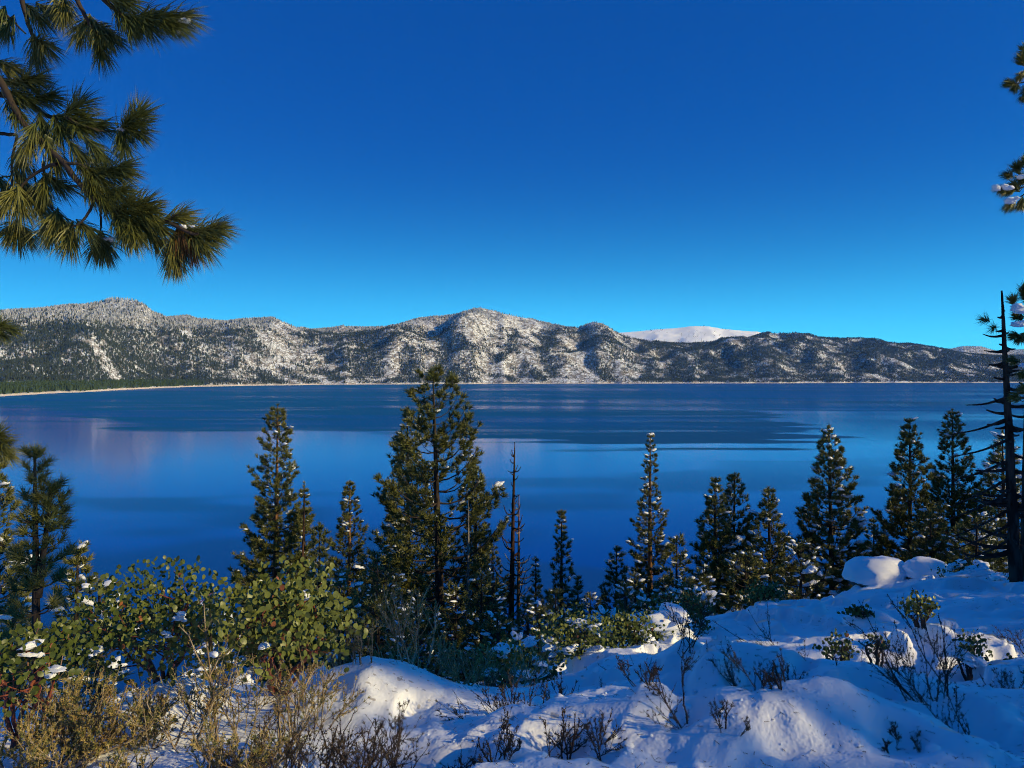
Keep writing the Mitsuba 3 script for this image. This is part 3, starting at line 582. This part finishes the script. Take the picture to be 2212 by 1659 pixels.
bough_tree('long needled pine boughs with bits of snow hanging in from the upper left',
  [([(-200, 380), (0, 480), (120, 700), (260, 860), (390, 980), (500, 1130), (620, 1220), (740, 1290), (940, 1310), (1080, 1360), (1180, 1390)], .019, 0),
   ([(-150, 520), (0, 560), (130, 600), (270, 680), (380, 690)], .02, .15), ([(100, -120), (140, 40), (190, 200), (240, 250)], .016, .1), ([(400, -120), (440, -30), (510, 100), (570, 210)], .016, 0),
   ([(520, -100), (600, -20), (720, 80), (820, 100), (960, 110)], .016, -.1), ([(-30, 780), (80, 800), (100, 830), (70, 960), (80, 1120), (105, 1335)], .010, .1),
   ([(255, 960), (270, 1080), (290, 1200), (340, 1265)], .009, .05), ([(340, 975), (240, 1010), (150, 1080), (120, 1135)], .010, -.05), ([(540, 1170), (545, 1220), (500, 1300), (430, 1345)], .010, 0),
   ([(595, 1220), (600, 1300), (598, 1405)], .008, .1), ([(390, 980), (450, 970), (520, 1000)], .010, 0), ([(560, 770), (640, 780), (720, 770)], .008, .1), ([(-40, 40), (60, 110), (150, 200)], .009, .2),
   ([(990, 1320), (1020, 1290), (1060, 1275)], .006, 0), ([(380, 690), (480, 740), (580, 770)], .009, .1), ([(200, 1010), (210, 1080), (205, 1150)], .006, .1), ([(-60, 1060), (30, 1050), (90, 1040)], .007, .2)],
  [(170, 40, .6, -.6, .7, .1, D_), (240, 30, .7, -.5, .6, .1, D_), (70, 110, -.5, -.7, .5, .2, D_), (20, 60, -.3, -.8, .5, .2, D_), (215, 235, .75, -.45, .95, .1, D_), (200, 225, .1, -.95, .7, .1, D_), (330, 10, .5, -.8, .8, .1, D_), (380, -20, .3, -.9, .8, 0, D_),
   (545, 110, .5, -.8, 1.1, 0, N_), (570, 200, .35, -.9, .9, 0, N_), (590, 160, .7, -.6, 1.1, 0, N_), (520, 110, -.4, -.85, .6, 0, D_), (700, 60, .6, -.75, 1.0, -.1, D_), (780, 95, .8, -.5, 1.0, -.1, D_), (840, 100, .95, -.15, 1.1, -.1, N_), (900, 100, .9, -.35, 1.1, -.1, N_), (960, 105, .97, .05, .9, -.1, N_),
   (640, -10, .9, -.2, .9, -.1, D_), (-20, 370, .8, -.3, .8, .1, N_), (10, 470, .8, -.1, .9, .1, N_), (120, 480, .9, .1, .8, .1, L_), (30, 540, .9, -.3, .9, .1, D_), (180, 590, .95, .1, .9, .15, D_), (60, 600, .5, -.7, .9, .1, D_),
   (360, 690, .9, -.1, .9, .1, L_), (380, 700, .8, -.5, 1.1, .1, L_), (330, 700, .5, -.8, .9, .1, N_), (240, 690, .2, -.9, .7, .1, N_), (460, 720, .95, -.15, .9, .1, L_), (400, 680, .6, .5, .7, .1, D_),
   (720, 765, .85, .35, 1.0, .1, D_), (740, 770, .9, -.2, .9, .1, D_), (710, 775, .4, -.85, .9, .1, D_), (780, 740, .6, .65, .6, .1, D_), (520, 830, .5, -.6, .7, 0, D_), (420, 850, .6, -.7, .8, 0, D_), (280, 830, .3, -.9, .9, 0, D_), (200, 760, -.2, -.9, .8, 0, D_),
   (480, 990, .8, -.5, 1.1, 0, D_), (560, 1000, .95, -.15, 1.0, 0, N_), (640, 1020, .9, .15, .9, 0, D_), (520, 1010, .4, -.85, .8, 0, N_), (120, 905, .2, -.95, .5, .1, D_), (95, 1020, .4, -.8, .55, .1, D_), (-10, 1050, .4, -.7, .7, .2, D_),
   (275, 1045, .8, -.45, .8, .05, D_), (270, 1050, .1, -.9, .6, .05, D_), (110, 1125, .1, -.95, .8, -.05, D_), (90, 1130, -.5, -.8, .8, -.05, D_), (200, 1135, .5, -.8, .8, .1, D_), (150, 1130, .8, -.4, .8, .1, D_),
   (340, 1260, .1, -.95, 1.0, .05, D_), (350, 1280, .55, -.75, .9, .05, D_), (430, 1340, -.1, -.9, .7, 0, D_), (330, 1270, -.5, -.8, .7, .05, D_), (470, 1320, .7, -.6, .6, 0, D_),
   (105, 1330, .0, -.98, .5, .1, D_), (105, 1330, .6, -.7, .6, .1, D_), (100, 1330, -.6, -.7, .4, .1, D_), (598, 1400, .5, -.7, .4, .1, D_), (598, 1400, -.4, -.85, .5, .1, D_), (600, 1400, .1, -.98, .5, .1, D_),
   (520, 1110, .8, -.5, 1.1, 0, N_), (600, 1130, .95, -.1, 1.0, 0, D_), (620, 1200, .7, -.65, 1.1, 0, D_), (740, 1270, .85, .4, 1.0, 0, L_), (800, 1270, .95, .1, .9, 0, L_), (760, 1290, .5, -.85, 1.1, 0, L_), (820, 1310, .65, -.7, 1.1, 0, N_), (880, 1310, .85, -.35, .7, 0, L_), (690, 1270, .5, -.8, 1.2, 0, N_), (700, 1260, .75, .45, .7, 0, D_),
   (1000, 1300, .9, .25, .5, 0, D_), (1080, 1360, .95, -.1, 1.2, 0, L_), (1150, 1385, .9, .2, 1.1, 0, L_), (1090, 1365, .45, -.85, .9, 0, B_), (1060, 1360, .05, -.98, .9, 0, B_), (1130, 1385, .75, -.6, 1.0, 0, L_), (1020, 1470, .3, -.9, .6, 0, D_), (1040, 1400, -.05, -.98, 1.0, 0, D_)],
  cp, 4.0, 61, .172,
  snow=[(1045, 130, .026, -.1), (1065, 190, .014, -.1), (1090, 1345, .018, -.02), (1140, 1350, .014, -.02), (640, 1420, .018, .05), (850, 705, .012, .08), (730, 770, .014, .08), (520, 970, .012, 0)])
one = lambda a, b: (a, b)
bough_tree('single pale green needle tuft poking in at the left edge above the dark young pine', [([(-60, 985), (-30, 970), (-12, 955)], .010, 0)],
  [(-14, 955, .9, .05, .9, 0, L_), (-16, 960, .8, -.5, .9, 0, L_), (-16, 950, .75, .5, .7, 0, L_)], one, 4.2, 62, .13)
bough_tree('small dark needle tufts at the left edge in front of the mountains', [([(-60, 700), (-20, 706), (20, 712)], .007, 0)],
  [(-10, 706, .8, .4, .6, 0, D_), (14, 711, .95, -.1, .6, 0, D_), (-6, 712, .6, -.7, .6, 0, D_), (-14, 704, .2, .9, .5, 0, D_)], one, 5.0, 63, .10)
bough_tree('dark snowy pine bough at the right edge against the blue sky', [([(2300, 380), (2240, 395), (2195, 410)], .016, 0), ([(2240, 395), (2200, 385), (2175, 378)], .010, .1), ([(2240, 400), (2205, 425), (2185, 440)], .010, -.1)],
  [(2185, 380, -.9, .2, .5, .1, D_), (2200, 372, -.5, .8, .5, .1, D_), (2190, 410, -.95, -.1, .6, 0, D_), (2200, 410, -.3, .8, .5, 0, D_), (2190, 436, -.7, -.6, .5, -.1, D_), (2208, 430, -.2, -.95, .5, -.1, D_), (2215, 395, -.6, .6, .6, 0, D_), (2225, 360, -.4, .8, .6, 0, D_), (2170, 405, -.9, -.3, .3, 0, D_)],
  one, 9.0, 64, .15, 90, .009, snow=[(2168, 408, .06, -.1), (2196, 430, .05, -.2), (2215, 380, .06, -.1)])
bough_tree('highest dark pine bough at the right edge of the sky', [([(2300, 165), (2240, 172), (2190, 183)], .012, 0), ([(2290, 130), (2240, 140), (2212, 150)], .012, 0)],
  [(2190, 180, -.9, .1, .4, 0, D_), (2196, 184, -.6, -.6, .3, 0, D_), (2212, 140, -.5, .7, .7, 0, D_), (2214, 156, -.7, -.5, .6, 0, D_), (2214, 200, -.4, -.8, .5, 0, D_), (2222, 120, -.3, .9, .7, 0, D_), (2222, 185, -.6, -.6, .5, 0, D_)], one, 9.0, 65, .15, 90, .009)
bough_tree('snow laden pine bough beside the spire of the dead topped trunk', [([(2300, 700), (2240, 690), (2205, 680), (2188, 655)], .014, 0), ([(2300, 780), (2240, 790), (2195, 780)], .012, 0), ([(2290, 860), (2230, 870), (2200, 862)], .012, 0)],
  [(2190, 655, -.4, .9, .4, 0, D_), (2212, 640, -.2, .95, .8, 0, D_), (2225, 655, -.4, .8, .8, 0, D_), (2205, 690, -.7, .5, .6, 0, D_), (2200, 725, -.9, .1, .5, 0, D_), (2215, 720, -.6, -.6, .7, 0, D_), (2200, 780, -.9, .2, .5, 0, D_), (2215, 800, -.7, -.5, .5, 0, D_), (2205, 860, -.9, .2, .5, 0, D_), (2220, 850, -.5, .7, .5, 0, D_)],
  one, 13.0, 66, .20, 90, .012, snow=[(2206, 668, .12, -.2), (2212, 700, .10, -.2), (2205, 790, .05, -.2)])

# ------------------------------------------------------------------ shrubs
def leaf_mesh(n=7):
    """An oval leaf on a short stalk, folded a little along its midrib."""
    t = np.linspace(0, 1, n)
    w = .39 * np.sqrt(np.sin(np.pi * np.clip(t, .015, .985)))
    mid = np.stack([t * 0, t, .05 * np.sin(t * np.pi)], -1)
    l, r = mid + np.stack([-w, t * 0, .10 * w], -1), mid + np.stack([w, t * 0, .10 * w], -1)
    v = np.vstack([mid, l, r])
    f = []
    for a in range(n - 1):
        f += [[a, a + 1, n + a + 1], [a, n + a + 1, n + a], [a, 2 * n + a, 2 * n + a + 1], [a, 2 * n + a + 1, a + 1]]
    return v, np.array(f)
LEAF_V, LEAF_F = leaf_mesh()
LEAF_PLY = {m: mikit.ply((LEAF_V, LEAF_F), m, smooth=True) for m in ('mat_leaf', 'mat_leaf_rust')}
def frames(N, rng, up=.8):
    y = nrm(np.stack([rng.normal(0, .6, N), rng.normal(0, .6, N), rng.normal(up, .4, N)], -1))
    z = perp(y, rng) * .75 + np.array([.75, -.75, .25]) * rng.choice([1, 1, -.3], (N, 1))
    z = nrm(z - (z * y).sum(-1, keepdims=True) * y)
    return np.stack([np.cross(y, z), y, z], -1)          # columns
def manzanita(label, base, cx, cy, W, H, n_near, n_far, leaf, seed, stems=7, mat='mat_leaf', twig='mat_twig_red', snow=6, depth=.5, snow_r=.07, name='manzanita_shrub', cat='shrub', fill=1.0):
    """Crown centre (cx, cy, cz) with half sizes W, depth, H: leaves crowd its shell."""
    rng = np.random.default_rng(seed)
    key = thing(name, label, cat)
    c = np.array(cy)
    N = n_near + n_far
    d = nrm(rng.normal(size=(N * 2, 3))); d = d[d[:, 2] > -.55][:N]
    lump = np.clip(.42 + 1.15 * meshkit.fbm(d * 2.1 + seed, 2), .45, 1.25)
    rr_ = rng.uniform(.08, 1.0, (len(d), 1)) ** .5
    pos = c + d * lump[:, None] * rr_ * [W, depth, H]
    Fm = frames(len(pos), rng)
    size = leaf * rng.uniform(.7, 1.2, len(pos))
    front = np.argsort(-(d * rr_) @ np.array([.1, -.75, .65]))
    for q, k in enumerate(front[:n_near]):
        M = np.eye(4); M[:3, :3] = Fm[k] * size[k]; M[:3, 3] = pos[k]
        m = mat if q % 37 else ('mat_leaf_rust' if mat == 'mat_leaf' else mat)
        scene[numbered(f'{key}__leaf')] = {**LEAF_PLY[m], 'to_world': T(M)}
    k = front[n_near:]
    if len(k):
        V = (np.einsum('kij,nj->kni', Fm[k] * size[k, None, None], LEAF_V) + pos[k][:, None]).reshape(-1, 3)
        part(key, 'foliage', (V, (LEAF_F[None] + np.arange(len(k))[:, None, None] * len(LEAF_V)).reshape(-1, 3)), mat, smooth=True, stuff=True)
    tips = pos[rng.choice(len(pos), stems * 5)]
    for s in range(stems):
        tip = c + nrm(rng.normal(size=3) * [1, .6, .7] + [0, 0, .35]) * [W * .6, depth * .6, H * .6]
        t = np.linspace(0, 1, 9)[:, None]
        b = base + rng.normal(0, .035, 3) * [1, 1, 0]
        P = b * (1 - t) + tip * t + np.cumsum(rng.normal(0, .018, (9, 3)), 0) * np.sin(t * np.pi) + [0, 0, .12] * np.sin(t * np.pi) * H
        sk = part(key, 'stem', tubes(P[None], np.linspace(.016, .006, 9)[None], 6), twig)
        tw = []
        for e_ in tips[s * 5:s * 5 + 5]:
            a = P[rng.integers(4, 9)]
            tw.append(a + (e_ - a) * np.linspace(0, 1, 5)[:, None] + rng.normal(0, .008, (5, 3)))
        part(sk, 'twig', tubes(np.array(tw), np.repeat(np.linspace(.005, .002, 5)[None], 5, 0), 4), twig, smooth=False, stuff=True)
    for q in range(snow):
        d_ = nrm(rng.normal(size=3) * [1, .8, .5] + [0, -.5, .1])
        p = c + d_ * [W * .72, depth * .72, H * .62]
        part(key, 'snow_clump', blobs(p + rng.normal(0, snow_r * .6, (3, 3)), snow_r * rng.uniform(.5, 1.4, 3), rng, .55, 2, .7, axis=rng.normal(size=(3, 3)) * [1, 1, .2]), 'mat_snow')
    return key
y = 4.9
manzanita('green manzanita with a red forked trunk left of centre', onpix(360, 5.0), None, at(335, 1362, y), .56, .37, 270, 2000, .034, 71, 8, snow=6, snow_r=.022)
y = 4.5
manzanita('round leaved manzanita bulging to the right next to the red stemmed one', onpix(600, 4.9), None, at(615, 1362, y), .40, .35, 270, 1800, .036, 72, 7, snow=4, snow_r=.022)
manzanita('low manzanita clump at the far left edge below the dark young pine', onpix(40, 4.2), None, at(45, 1440, 4.1), .28, .20, 130, 600, .036, 73, 5, snow=4, snow_r=.03)
for i, (lab, X, Y, yy, W, H, n0, n1_, lf, sn) in enumerate([
   ('dark leafy shrub capped with snow clumps at the edge of the dark trees', 1240, 1432, 8.2, .50, .34, 60, 1000, .040, 9),
   ('dark rounded shrub directly right of the snow capped shrub', 1355, 1405, 8.8, .42, .36, 60, 900, .040, 5),
   ('low dark shrub left of the snow capped shrub', 1150, 1462, 7.2, .34, .22, 40, 600, .036, 4),
   ('dark shrub at the foot of the snags', 1085, 1440, 7.6, .36, .26, 40, 600, .038, 3),
   ('broad dark shrub below the short brownish topped pine', 1470, 1345, 12, .58, .44, 40, 1100, .045, 4),
   ('dark shrub half buried at the left end of the snow edge', 1415, 1372, 10.2, .40, .30, 40, 700, .040, 4),
   ('leafy dark shrub low against the snow below the tall broad pine', 1655, 1300, 13, .42, .22, 30, 420, .05, 0),
   ('dark leaf cluster at the top of the bare shrub on the right', 1985, 1315, 8.0, .20, .16, 30, 260, .04, 0),
   ('dark sprig clump in the snow left of the bare shrub', 1858, 1325, 10.5, .25, .07, 20, 120, .05, 0),
   ('sunlit leafy shrub in the bright hollow on the left', 1812, 1408, 6.9, .20, .16, 60, 160, .035, 0),
   ('pale sunlit sprig at the back rim of the bright hollow', 1895, 1393, 7.1, .12, .08, 30, 40, .035, 0),
   ('sunlit leafy shrub in the bright hollow on the right', 2100, 1410, 6.6, .16, .17, 60, 140, .035, 2),
   ('small green sprig at the right end of the bright hollow', 2180, 1435, 6.5, .07, .08, 20, 20, .03, 0),
   ('dark shrub under snow between the boulder and the trees', 2090, 1262, 18.5, .7, .3, 20, 500, .06, 7),
   ('snow buried shrub at the foot of the dead topped trunk', 2160, 1265, 16.5, .55, .25, 20, 400, .06, 8)]):
    c = at(X, Y, yy)
    b = np.array([c[0], c[1], float(ground(c[0], c[1]))])
    c[2] = max(c[2], b[2] + H * .45)
    manzanita(lab, b, None, c, W, H, n0, n1_, lf, 80 + i, 5, 'mat_leaf', 'mat_twig_dark', sn, W * .7, (.05 if yy < 10 else .13), 'leafy_shrub')

def twig_shrub(label, base, H, W, stems, seed, leafy=1.0, stem_mat='mat_twig_tan', leaf_mat='mat_gold_leaf', r=.0045, lean=(0, 0), side=7, leaf=.014, group=None, name='twig_shrub', cat='shrub', curve=.5, forks=1):
    """Stems that fan out of one foot, each with side twigs and small leaf clusters."""
    rng = np.random.default_rng(seed)
    key = thing(name, label, cat, group)
    LP, LA = [], []
    for s in range(stems):
        a, tilt = rng.uniform(0, 6.28), rng.uniform(0, 1) ** .55 * rng.choice([1, 1, 1, 1.5])
        L = H * rng.uniform(.6, 1.1)
        end = np.array([math.cos(a) * W * tilt + lean[0], math.sin(a) * W * tilt * .6 + lean[1], L * math.sqrt(max(.1, 1 - .35 * tilt ** 2))])
        t = np.linspace(0, 1, 9)[:, None]
        b = base + np.array([rng.normal(0, .03 + W * .10), rng.normal(0, .03 + W * .08), -.03])
        P = b + end * np.concatenate([t ** (1 - .25 * curve), t ** (1 - .25 * curve), t ** (1 + .35 * curve)], 1) + np.cumsum(rng.normal(0, .020 * H, (9, 3)), 0) * t
        ways, TW = [P], []
        for q in range(forks):
            f = rng.uniform(.2, .7)
            p = np.array([np.interp(f, t[:, 0], P[:, c]) for c in range(3)])
            ax = nrm(nrm(P[-1] - P[0]) + perp(nrm(P[-1] - P[0])[None], rng)[0] * rng.uniform(.35, .9))
            l = L * (1.05 - f) * rng.uniform(.5, 1.0)
            ways.append(p + ax * l * t + np.array([0, 0, .18]) * l * t ** 2 + np.cumsum(rng.normal(0, .016 * H, (9, 3)), 0) * t)
        rs = r * rng.choice([.7, .9, 1.1, 1.4, 1.9])
        sk = part(key, 'stem', tubes(np.stack(ways), np.stack([np.linspace(rs * g, rs * .36, 9) for g in [1.0] + [.65] * forks]), 4), stem_mat, smooth=True)
        for P in ways:
            nt = max(1, int(side * rng.uniform(.6, 1.3) / (1 + .5 * forks)))
            f = rng.uniform(.2, .97, nt)
            p = np.stack([np.interp(f, t[:, 0], P[:, c]) for c in range(3)], -1)
            ax = nrm(nrm(P[-1] - P[0]) * .9 + perp(np.repeat(nrm(P[-1] - P[0])[None], nt, 0), rng) * rng.uniform(.6, 1.1, (nt, 1)) + [0, 0, .15])
            l = rng.uniform(.06, .40, (nt, 1, 1)) * H * (1.15 - f)[:, None, None]
            tt = np.linspace(0, 1, 4)[None, :, None]
            Q = p[:, None] + ax[:, None] * l * tt + rng.normal(0, .006, (nt, 4, 3)) * tt + np.array([0, 0, .25]) * l * tt ** 2
            TW.append(tubes(Q, np.repeat(np.linspace(r * .5, r * .25, 4)[None], nt, 0), 3))
            for q in range(nt):
                m = max(1, int(np.linalg.norm(Q[q, -1] - Q[q, 0]) / .018 * leafy))
                g = rng.uniform(.15, 1, m)
                LP.append(np.stack([np.interp(g, np.linspace(0, 1, 4), Q[q, :, c]) for c in range(3)], -1)); LA.append(np.repeat(ax[q][None], m, 0))
            m = int(L / .02 * leafy / (1 + .5 * forks))
            g = rng.uniform(.25, 1, m)
            LP.append(np.stack([np.interp(g, t[:, 0], P[:, c]) for c in range(3)], -1)); LA.append(np.repeat(nrm(P[-1] - P[0])[None], m, 0))
        part(sk, 'twig', join(*TW), stem_mat, smooth=False, stuff=True)
    LP, LA = np.vstack(LP), np.vstack(LA)
    v = tufts(LP, LA, leaf * rng.uniform(.6, 1.3, len(LP)), 3, rng, leaf * 1.25, (15, 75), .0, .1)
    part(key, 'leaves' if leafy > .8 else 'buds', v, leaf_mat, smooth=False, stuff=True)
    return key
G = [ # label, X, distance, height, half width, stems, leafy
 ('golden twig bush filling the lower left corner', 50, 3.6, .40, .34, 30, 2.6), ('golden leafed bush right of the lower left corner', 170, 3.8, .44, .36, 30, 2.4),
 ('dense golden bush below the red forked manzanita', 285, 4.0, .36, .28, 24, 2.2), ('sprawling golden bush low at the bottom left', 260, 3.35, .22, .30, 22, 2.4),
 ('upright golden shoots at the far left above the corner bush', 120, 4.3, .50, .20, 10, 1.2), ('tall sunlit tan shoots in front of the manzanita gap', 450, 4.0, .66, .20, 7, .9),
 ('fan of tan twigs under the round leaved manzanita', 540, 4.2, .52, .22, 9, .9), ('twiggy tan bush at the foot of the round leaved manzanita', 655, 4.5, .40, .20, 10, .8),
 ('leafy twig bush at the bottom edge below the manzanita', 500, 3.4, .34, .26, 16, 1.8), ('tall sparse golden bush on the snow crest before the central pine', 885, 5.2, .62, .22, 11, 1.2),
 ('tan shoots on the snow crest left of the tall sparse golden bush', 730, 5.1, .30, .16, 7, .8), ('tan shoots leaning over the edge below the central trunk', 945, 5.5, .34, .18, 9, 1.0),
 ('thin tan shoots at the edge between the central trunk and the snags', 1060, 6.2, .34, .22, 9, .9), ('pale budded shoots at the edge below the snags', 1130, 6.8, .36, .22, 9, .8), ('tan twig tangle against the dark trees behind the tall golden bush', 850, 5.9, .40, .3, 12, 1.1),
 ('lower tan bush right of the tall golden bush', 1000, 5.4, .32, .26, 16, 1.3), ('tan twigs crossing in front of the snow cone below the manzanita', 400, 3.7, .46, .26, 10, 1.2), ('thin tan stems at the bottom edge left of the dark budded shoots', 620, 3.6, .44, .24, 10, 1.0),
 ('sunlit tan shoots before the right half of the round leaved manzanita', 690, 4.2, .44, .2, 9, .9), ('slanting tan twigs over the lower left snow', 440, 3.3, .32, .30, 9, 1.5),
 ('sparse tan shoots left of the tall golden bush', 780, 5.0, .36, .12, 6, .8)]
for i, (lab, X, yy, H, W, n, lf) in enumerate(G):
    twig_shrub(lab, onpix(X, yy), H * 1.06, W, max(4, int(n * .68)), 100 + i, lf * 1.25, leaf=.017, side=10, forks=2)
BARE = [ # label, X, distance, height, half width, stems, lean
 ('dark budded shoots at the bottom left of the snow crest', 700, 3.6, .38, .20, 10, -.04), ('tallest dark upright shoots at the bottom centre left', 835, 3.5, .50, .13, 9, .03),
 ('low dark twig bush at the bottom edge left of centre', 770, 3.35, .28, .20, 10, 0), ('brown twig bush leaning right across the snow at centre', 1130, 4.3, .40, .26, 12, -.14),
 ('dark twigs at the bottom edge right of the tallest shoots', 985, 3.5, .28, .12, 6, .03), ('forked dark twig group standing in a snow hollow at bottom centre', 1215, 3.6, .30, .13, 6, .05),
 ('bare twig bush on the snow below the snow capped shrub', 1215, 4.7, .30, .14, 8, 0), ('brown shoots before the snow capped shrub', 1050, 5.8, .32, .20, 10, 0),
 ('slim bare shoots rising from a snow hollow in the lower middle', 1475, 3.7, .44, .10, 4, -.10), ('bare shoots in front of the sunlit snow ledge', 1390, 5.2, .28, .12, 6, .02),
 ('thin bare bush behind the sunlit snow ledge', 1480, 6.2, .46, .20, 7, -.05), ('tall bare dark shrub with many forks on the right', 2030, 4.6, .84, .26, 10, -.16),
 ('bare arching branches left of the bright hollow', 1735, 6.3, .50, .34, 6, -.45), ('bare twigs on the shaded mound below the bright hollow', 1827, 4.6, .28, .16, 7, .02),
 ('bare bush in a snow pit at lower right', 1740, 4.2, .32, .18, 9, -.04), ('bare spreading twigs at the bottom right of centre', 1930, 3.5, .15, .20, 6, .04),
 ('bare shrub at the right edge below the bright hollow', 2180, 5.0, .40, .18, 7, -.05), ('thin bare shoots at the right edge above the bright hollow', 2205, 7.4, .34, .2, 5, -.10),
 ('bare twigs beside the left end of the snow slope', 1600, 5.3, .36, .16, 6, -.04), ('twiggy dark tangle at the bottom edge in the golden thicket', 580, 3.3, .28, .22, 12, -.06),
 ('small bare twigs at the bottom edge right of the forked group', 1300, 3.45, .22, .14, 6, .02), ('low bare twigs in the middle of the shaded snow', 1400, 4.0, .20, .12, 5, -.03), ('bare twigs at the bottom edge below the shaded mounds', 1570, 3.4, .16, .10, 4, -.03),
 ('short bare twigs leaning on the right of the shaded mounds', 1660, 3.8, .22, .12, 5, -.06), ('bare shoots low at the bottom edge at the centre', 1075, 3.4, .24, .13, 7, .02), ('thin bare twigs before the left end of the bright hollow', 1690, 5.2, .26, .16, 6, -.05),
 ('long bare stem slanting up from the lower right corner', 2120, 4.0, .46, .05, 3, -.22)]
for i, (lab, X, yy, H, W, n, ln) in enumerate(BARE):
    twig_shrub(lab, onpix(X, yy), H, W, n, 140 + i, .8, 'mat_twig_dark', 'mat_bud', .0033, (ln, 0), 12, .016, curve=.3, forks=2)
rng = np.random.default_rng(9)
for i in range(44):
    X, yy = rng.uniform(1080, 2180), rng.uniform(3.4, 7.0)
    twig_shrub('single bare twig poking out of the shaded snow', onpix(X, yy), rng.uniform(.08, .24), .06, 1, 200 + i, .5, 'mat_twig_dark', 'mat_bud', .0026, (rng.uniform(-.1, .04), 0), 4, .012, 'twigs poking out of the snow', 'twig', 'twig', forks=0)

# fallen needles, bark crumbs and snow clods on the near snow
rng = np.random.default_rng(77)
N = 2600
yy = 3.1 + 7 * rng.random(N) ** 1.5; xx = rng.uniform(-.72, .72, N) * yy
gp = np.stack([xx, yy, ground(xx, yy) + .004], -1)
ang = rng.uniform(0, 6.28, N); hl = (.004 + .022 * rng.random(N) ** 2)[:, None]
dd = np.stack([np.cos(ang), np.sin(ang), rng.uniform(0, .35, N)], -1)
scene['fallen_needles'] = mikit.ply(tubes(np.stack([gp - dd * hl * [1, 1, .2], gp + dd * hl], 1), np.full((N, 2), .0013), 3), 'mat_bud', smooth=False)
labels['fallen_needles'] = {'label': 'dark fallen needles and bark crumbs strewn over the snow', 'category': 'litter', 'kind': 'stuff'}
N = 420
yy = 3.1 + 7 * rng.random(N) ** 1.3; xx = rng.uniform(-.72, .72, N) * yy
scene['snow_clods'] = mikit.ply(blobs(np.stack([xx, yy, ground(xx, yy)], -1), .006 + .028 * rng.random(N) ** 3, rng, .8, 1, .4), 'mat_snow', smooth=True)
labels['snow_clods'] = {'label': 'small crumbs of snow dropped from the branches', 'category': 'snow', 'kind': 'stuff'}

# ------------------------------------------------------------------ boulders
def boulder(label, c, r, seed, cap=True):
    rng = np.random.default_rng(seed)
    key = thing('boulder', label, 'boulder')
    v, f = ICO[3]
    nz = meshkit.fbm(v * 1.5 + seed, 3, seed)
    w = v * (.75 + .5 * nz)[:, None] * r
    part(key, 'stone', (w + c, f), 'mat_rock')
    s = v * (.80 + .5 * nz)[:, None] * r * [1.06, 1.06, 1.02]
    s[:, 2] = np.where(v[:, 2] < -.15, -.15 * r[2], s[:, 2]) + .05
    if cap: part(key, 'snow_cap', (s + c, f), 'mat_snow')
p = onpix(1895, 21.0); boulder('large boulder under a smooth dome of snow at the top of the slope', p + [0, 0, .0], np.array([.8, .7, .55]), 301)
p = onpix(2000, 20.5); boulder('snow capped boulder right of the large snow dome', p + [0, 0, .0], np.array([.55, .5, .40]), 302)
p = onpix(1893, 10.5); boulder('dark bare rock face showing through the snow below the large snow dome', p + [0, .1, -.02], np.array([.34, .3, .17]), 303)

# ------------------------------------------------------------------ pines outside the frame that shade the slope
SH = [(19, -4.6, 6.6, 1.4, .05), (20, -2.7, 8.2, 1.7, .05), (21.5, -1.8, 8.2, 1.5, .05), (23, -5.0, 7.4, 1.3, .05), (19.5, -1.2, 6.3, 1.0, .05), (20.5, -.9, 12.5, 2.0, .5), (20, 4.1, 8.5, 1.3, .05), (22.5, 5.0, 9, 1.7, .05),
      (20, 6.4, 7.5, 1.8, .05), (24, 7.2, 9, 2, .05), (20, 9.0, 6, 1.8, .05), (26, 10.0, 8, 2.2, .05), (22, 12.8, 6, 2, .05), (28, 14.9, 8, 2.4, .05), (26, 2.6, 9, 1.4, .05), (24.5, -4.4, 9.4, 1.9, .05), (26.5, -4.7, 10, 1.9, .05), (30, 6.0, 11, 2.2, .1),
      (36, 28, 12, 2.8, .1), (42, 30, 13, 3, .1), (38, 34, 13, 3, .1)]
first = {}
for i, (x, yy, zt, w, cr) in enumerate(SH):
    k = thing('pine_tree', 'tall pine of the wood on the right, outside the picture', 'pine tree', 'pines of the wood on the right')
    b = np.array([x, yy, float(ground(x, yy, False)) - .2])
    kind = (cr > .3, i % 3)
    if kind not in first:
        first[kind] = k
        pine(k, [0, 0, 0], [0, 0, 10], 1.8, seed=400 + i, dens=1.1, tuft=.42, needles=14, width=.12, crown=cr if cr > .3 else .06, snow=0, big=0, gap=.5, shape=.6)
    src = first[kind]
    for part_ in ('trunk', 'branchwork', 'crown'):
        d = scene[f'{src}__{part_}']
        scene[f'{k}__{part_}'] = {**{a: c for a, c in d.items() if a != 'to_world'}, 'to_world': T().translate(b.tolist()).scale([w / 1.8, w / 1.8, (zt - b[2]) / 10])}
        if f'{src}__{part_}' in labels: labels[f'{k}__{part_}'] = {'kind': 'stuff'}

# ------------------------------------------------------------------ air between here and the far shore
scene['haze_air'] = {'type': 'homogeneous', 'albedo': rgb(0.93, 0.95, 0.97), 'sigma_t': rgb(0.4e-5, 0.85e-5, 1.7e-5)}
scene['haze'] = {'type': 'cube', 'to_world': T().translate([0, 8800, 413]).scale([31000, 9400, 487]), 'bsdf': {'type': 'null'}, 'interior': {'type': 'ref', 'id': 'haze_air'}}
labels['haze'] = {'label': 'thin blue air over the lake in front of the far hills', 'category': 'haze', 'kind': 'stuff'}
scene['camera']['medium'] = {'type': 'ref', 'id': 'haze_air'}

print('highest', mz_.max(), fr1[4].max(), fr2[4].max(), 'lowest', gz.min())
print('entries', len(scene), 'triangles', sum(len(meshkit.WRITTEN[f][1]) for f in {d['filename'] for d in scene.values() if d.get('type') == 'ply'}))
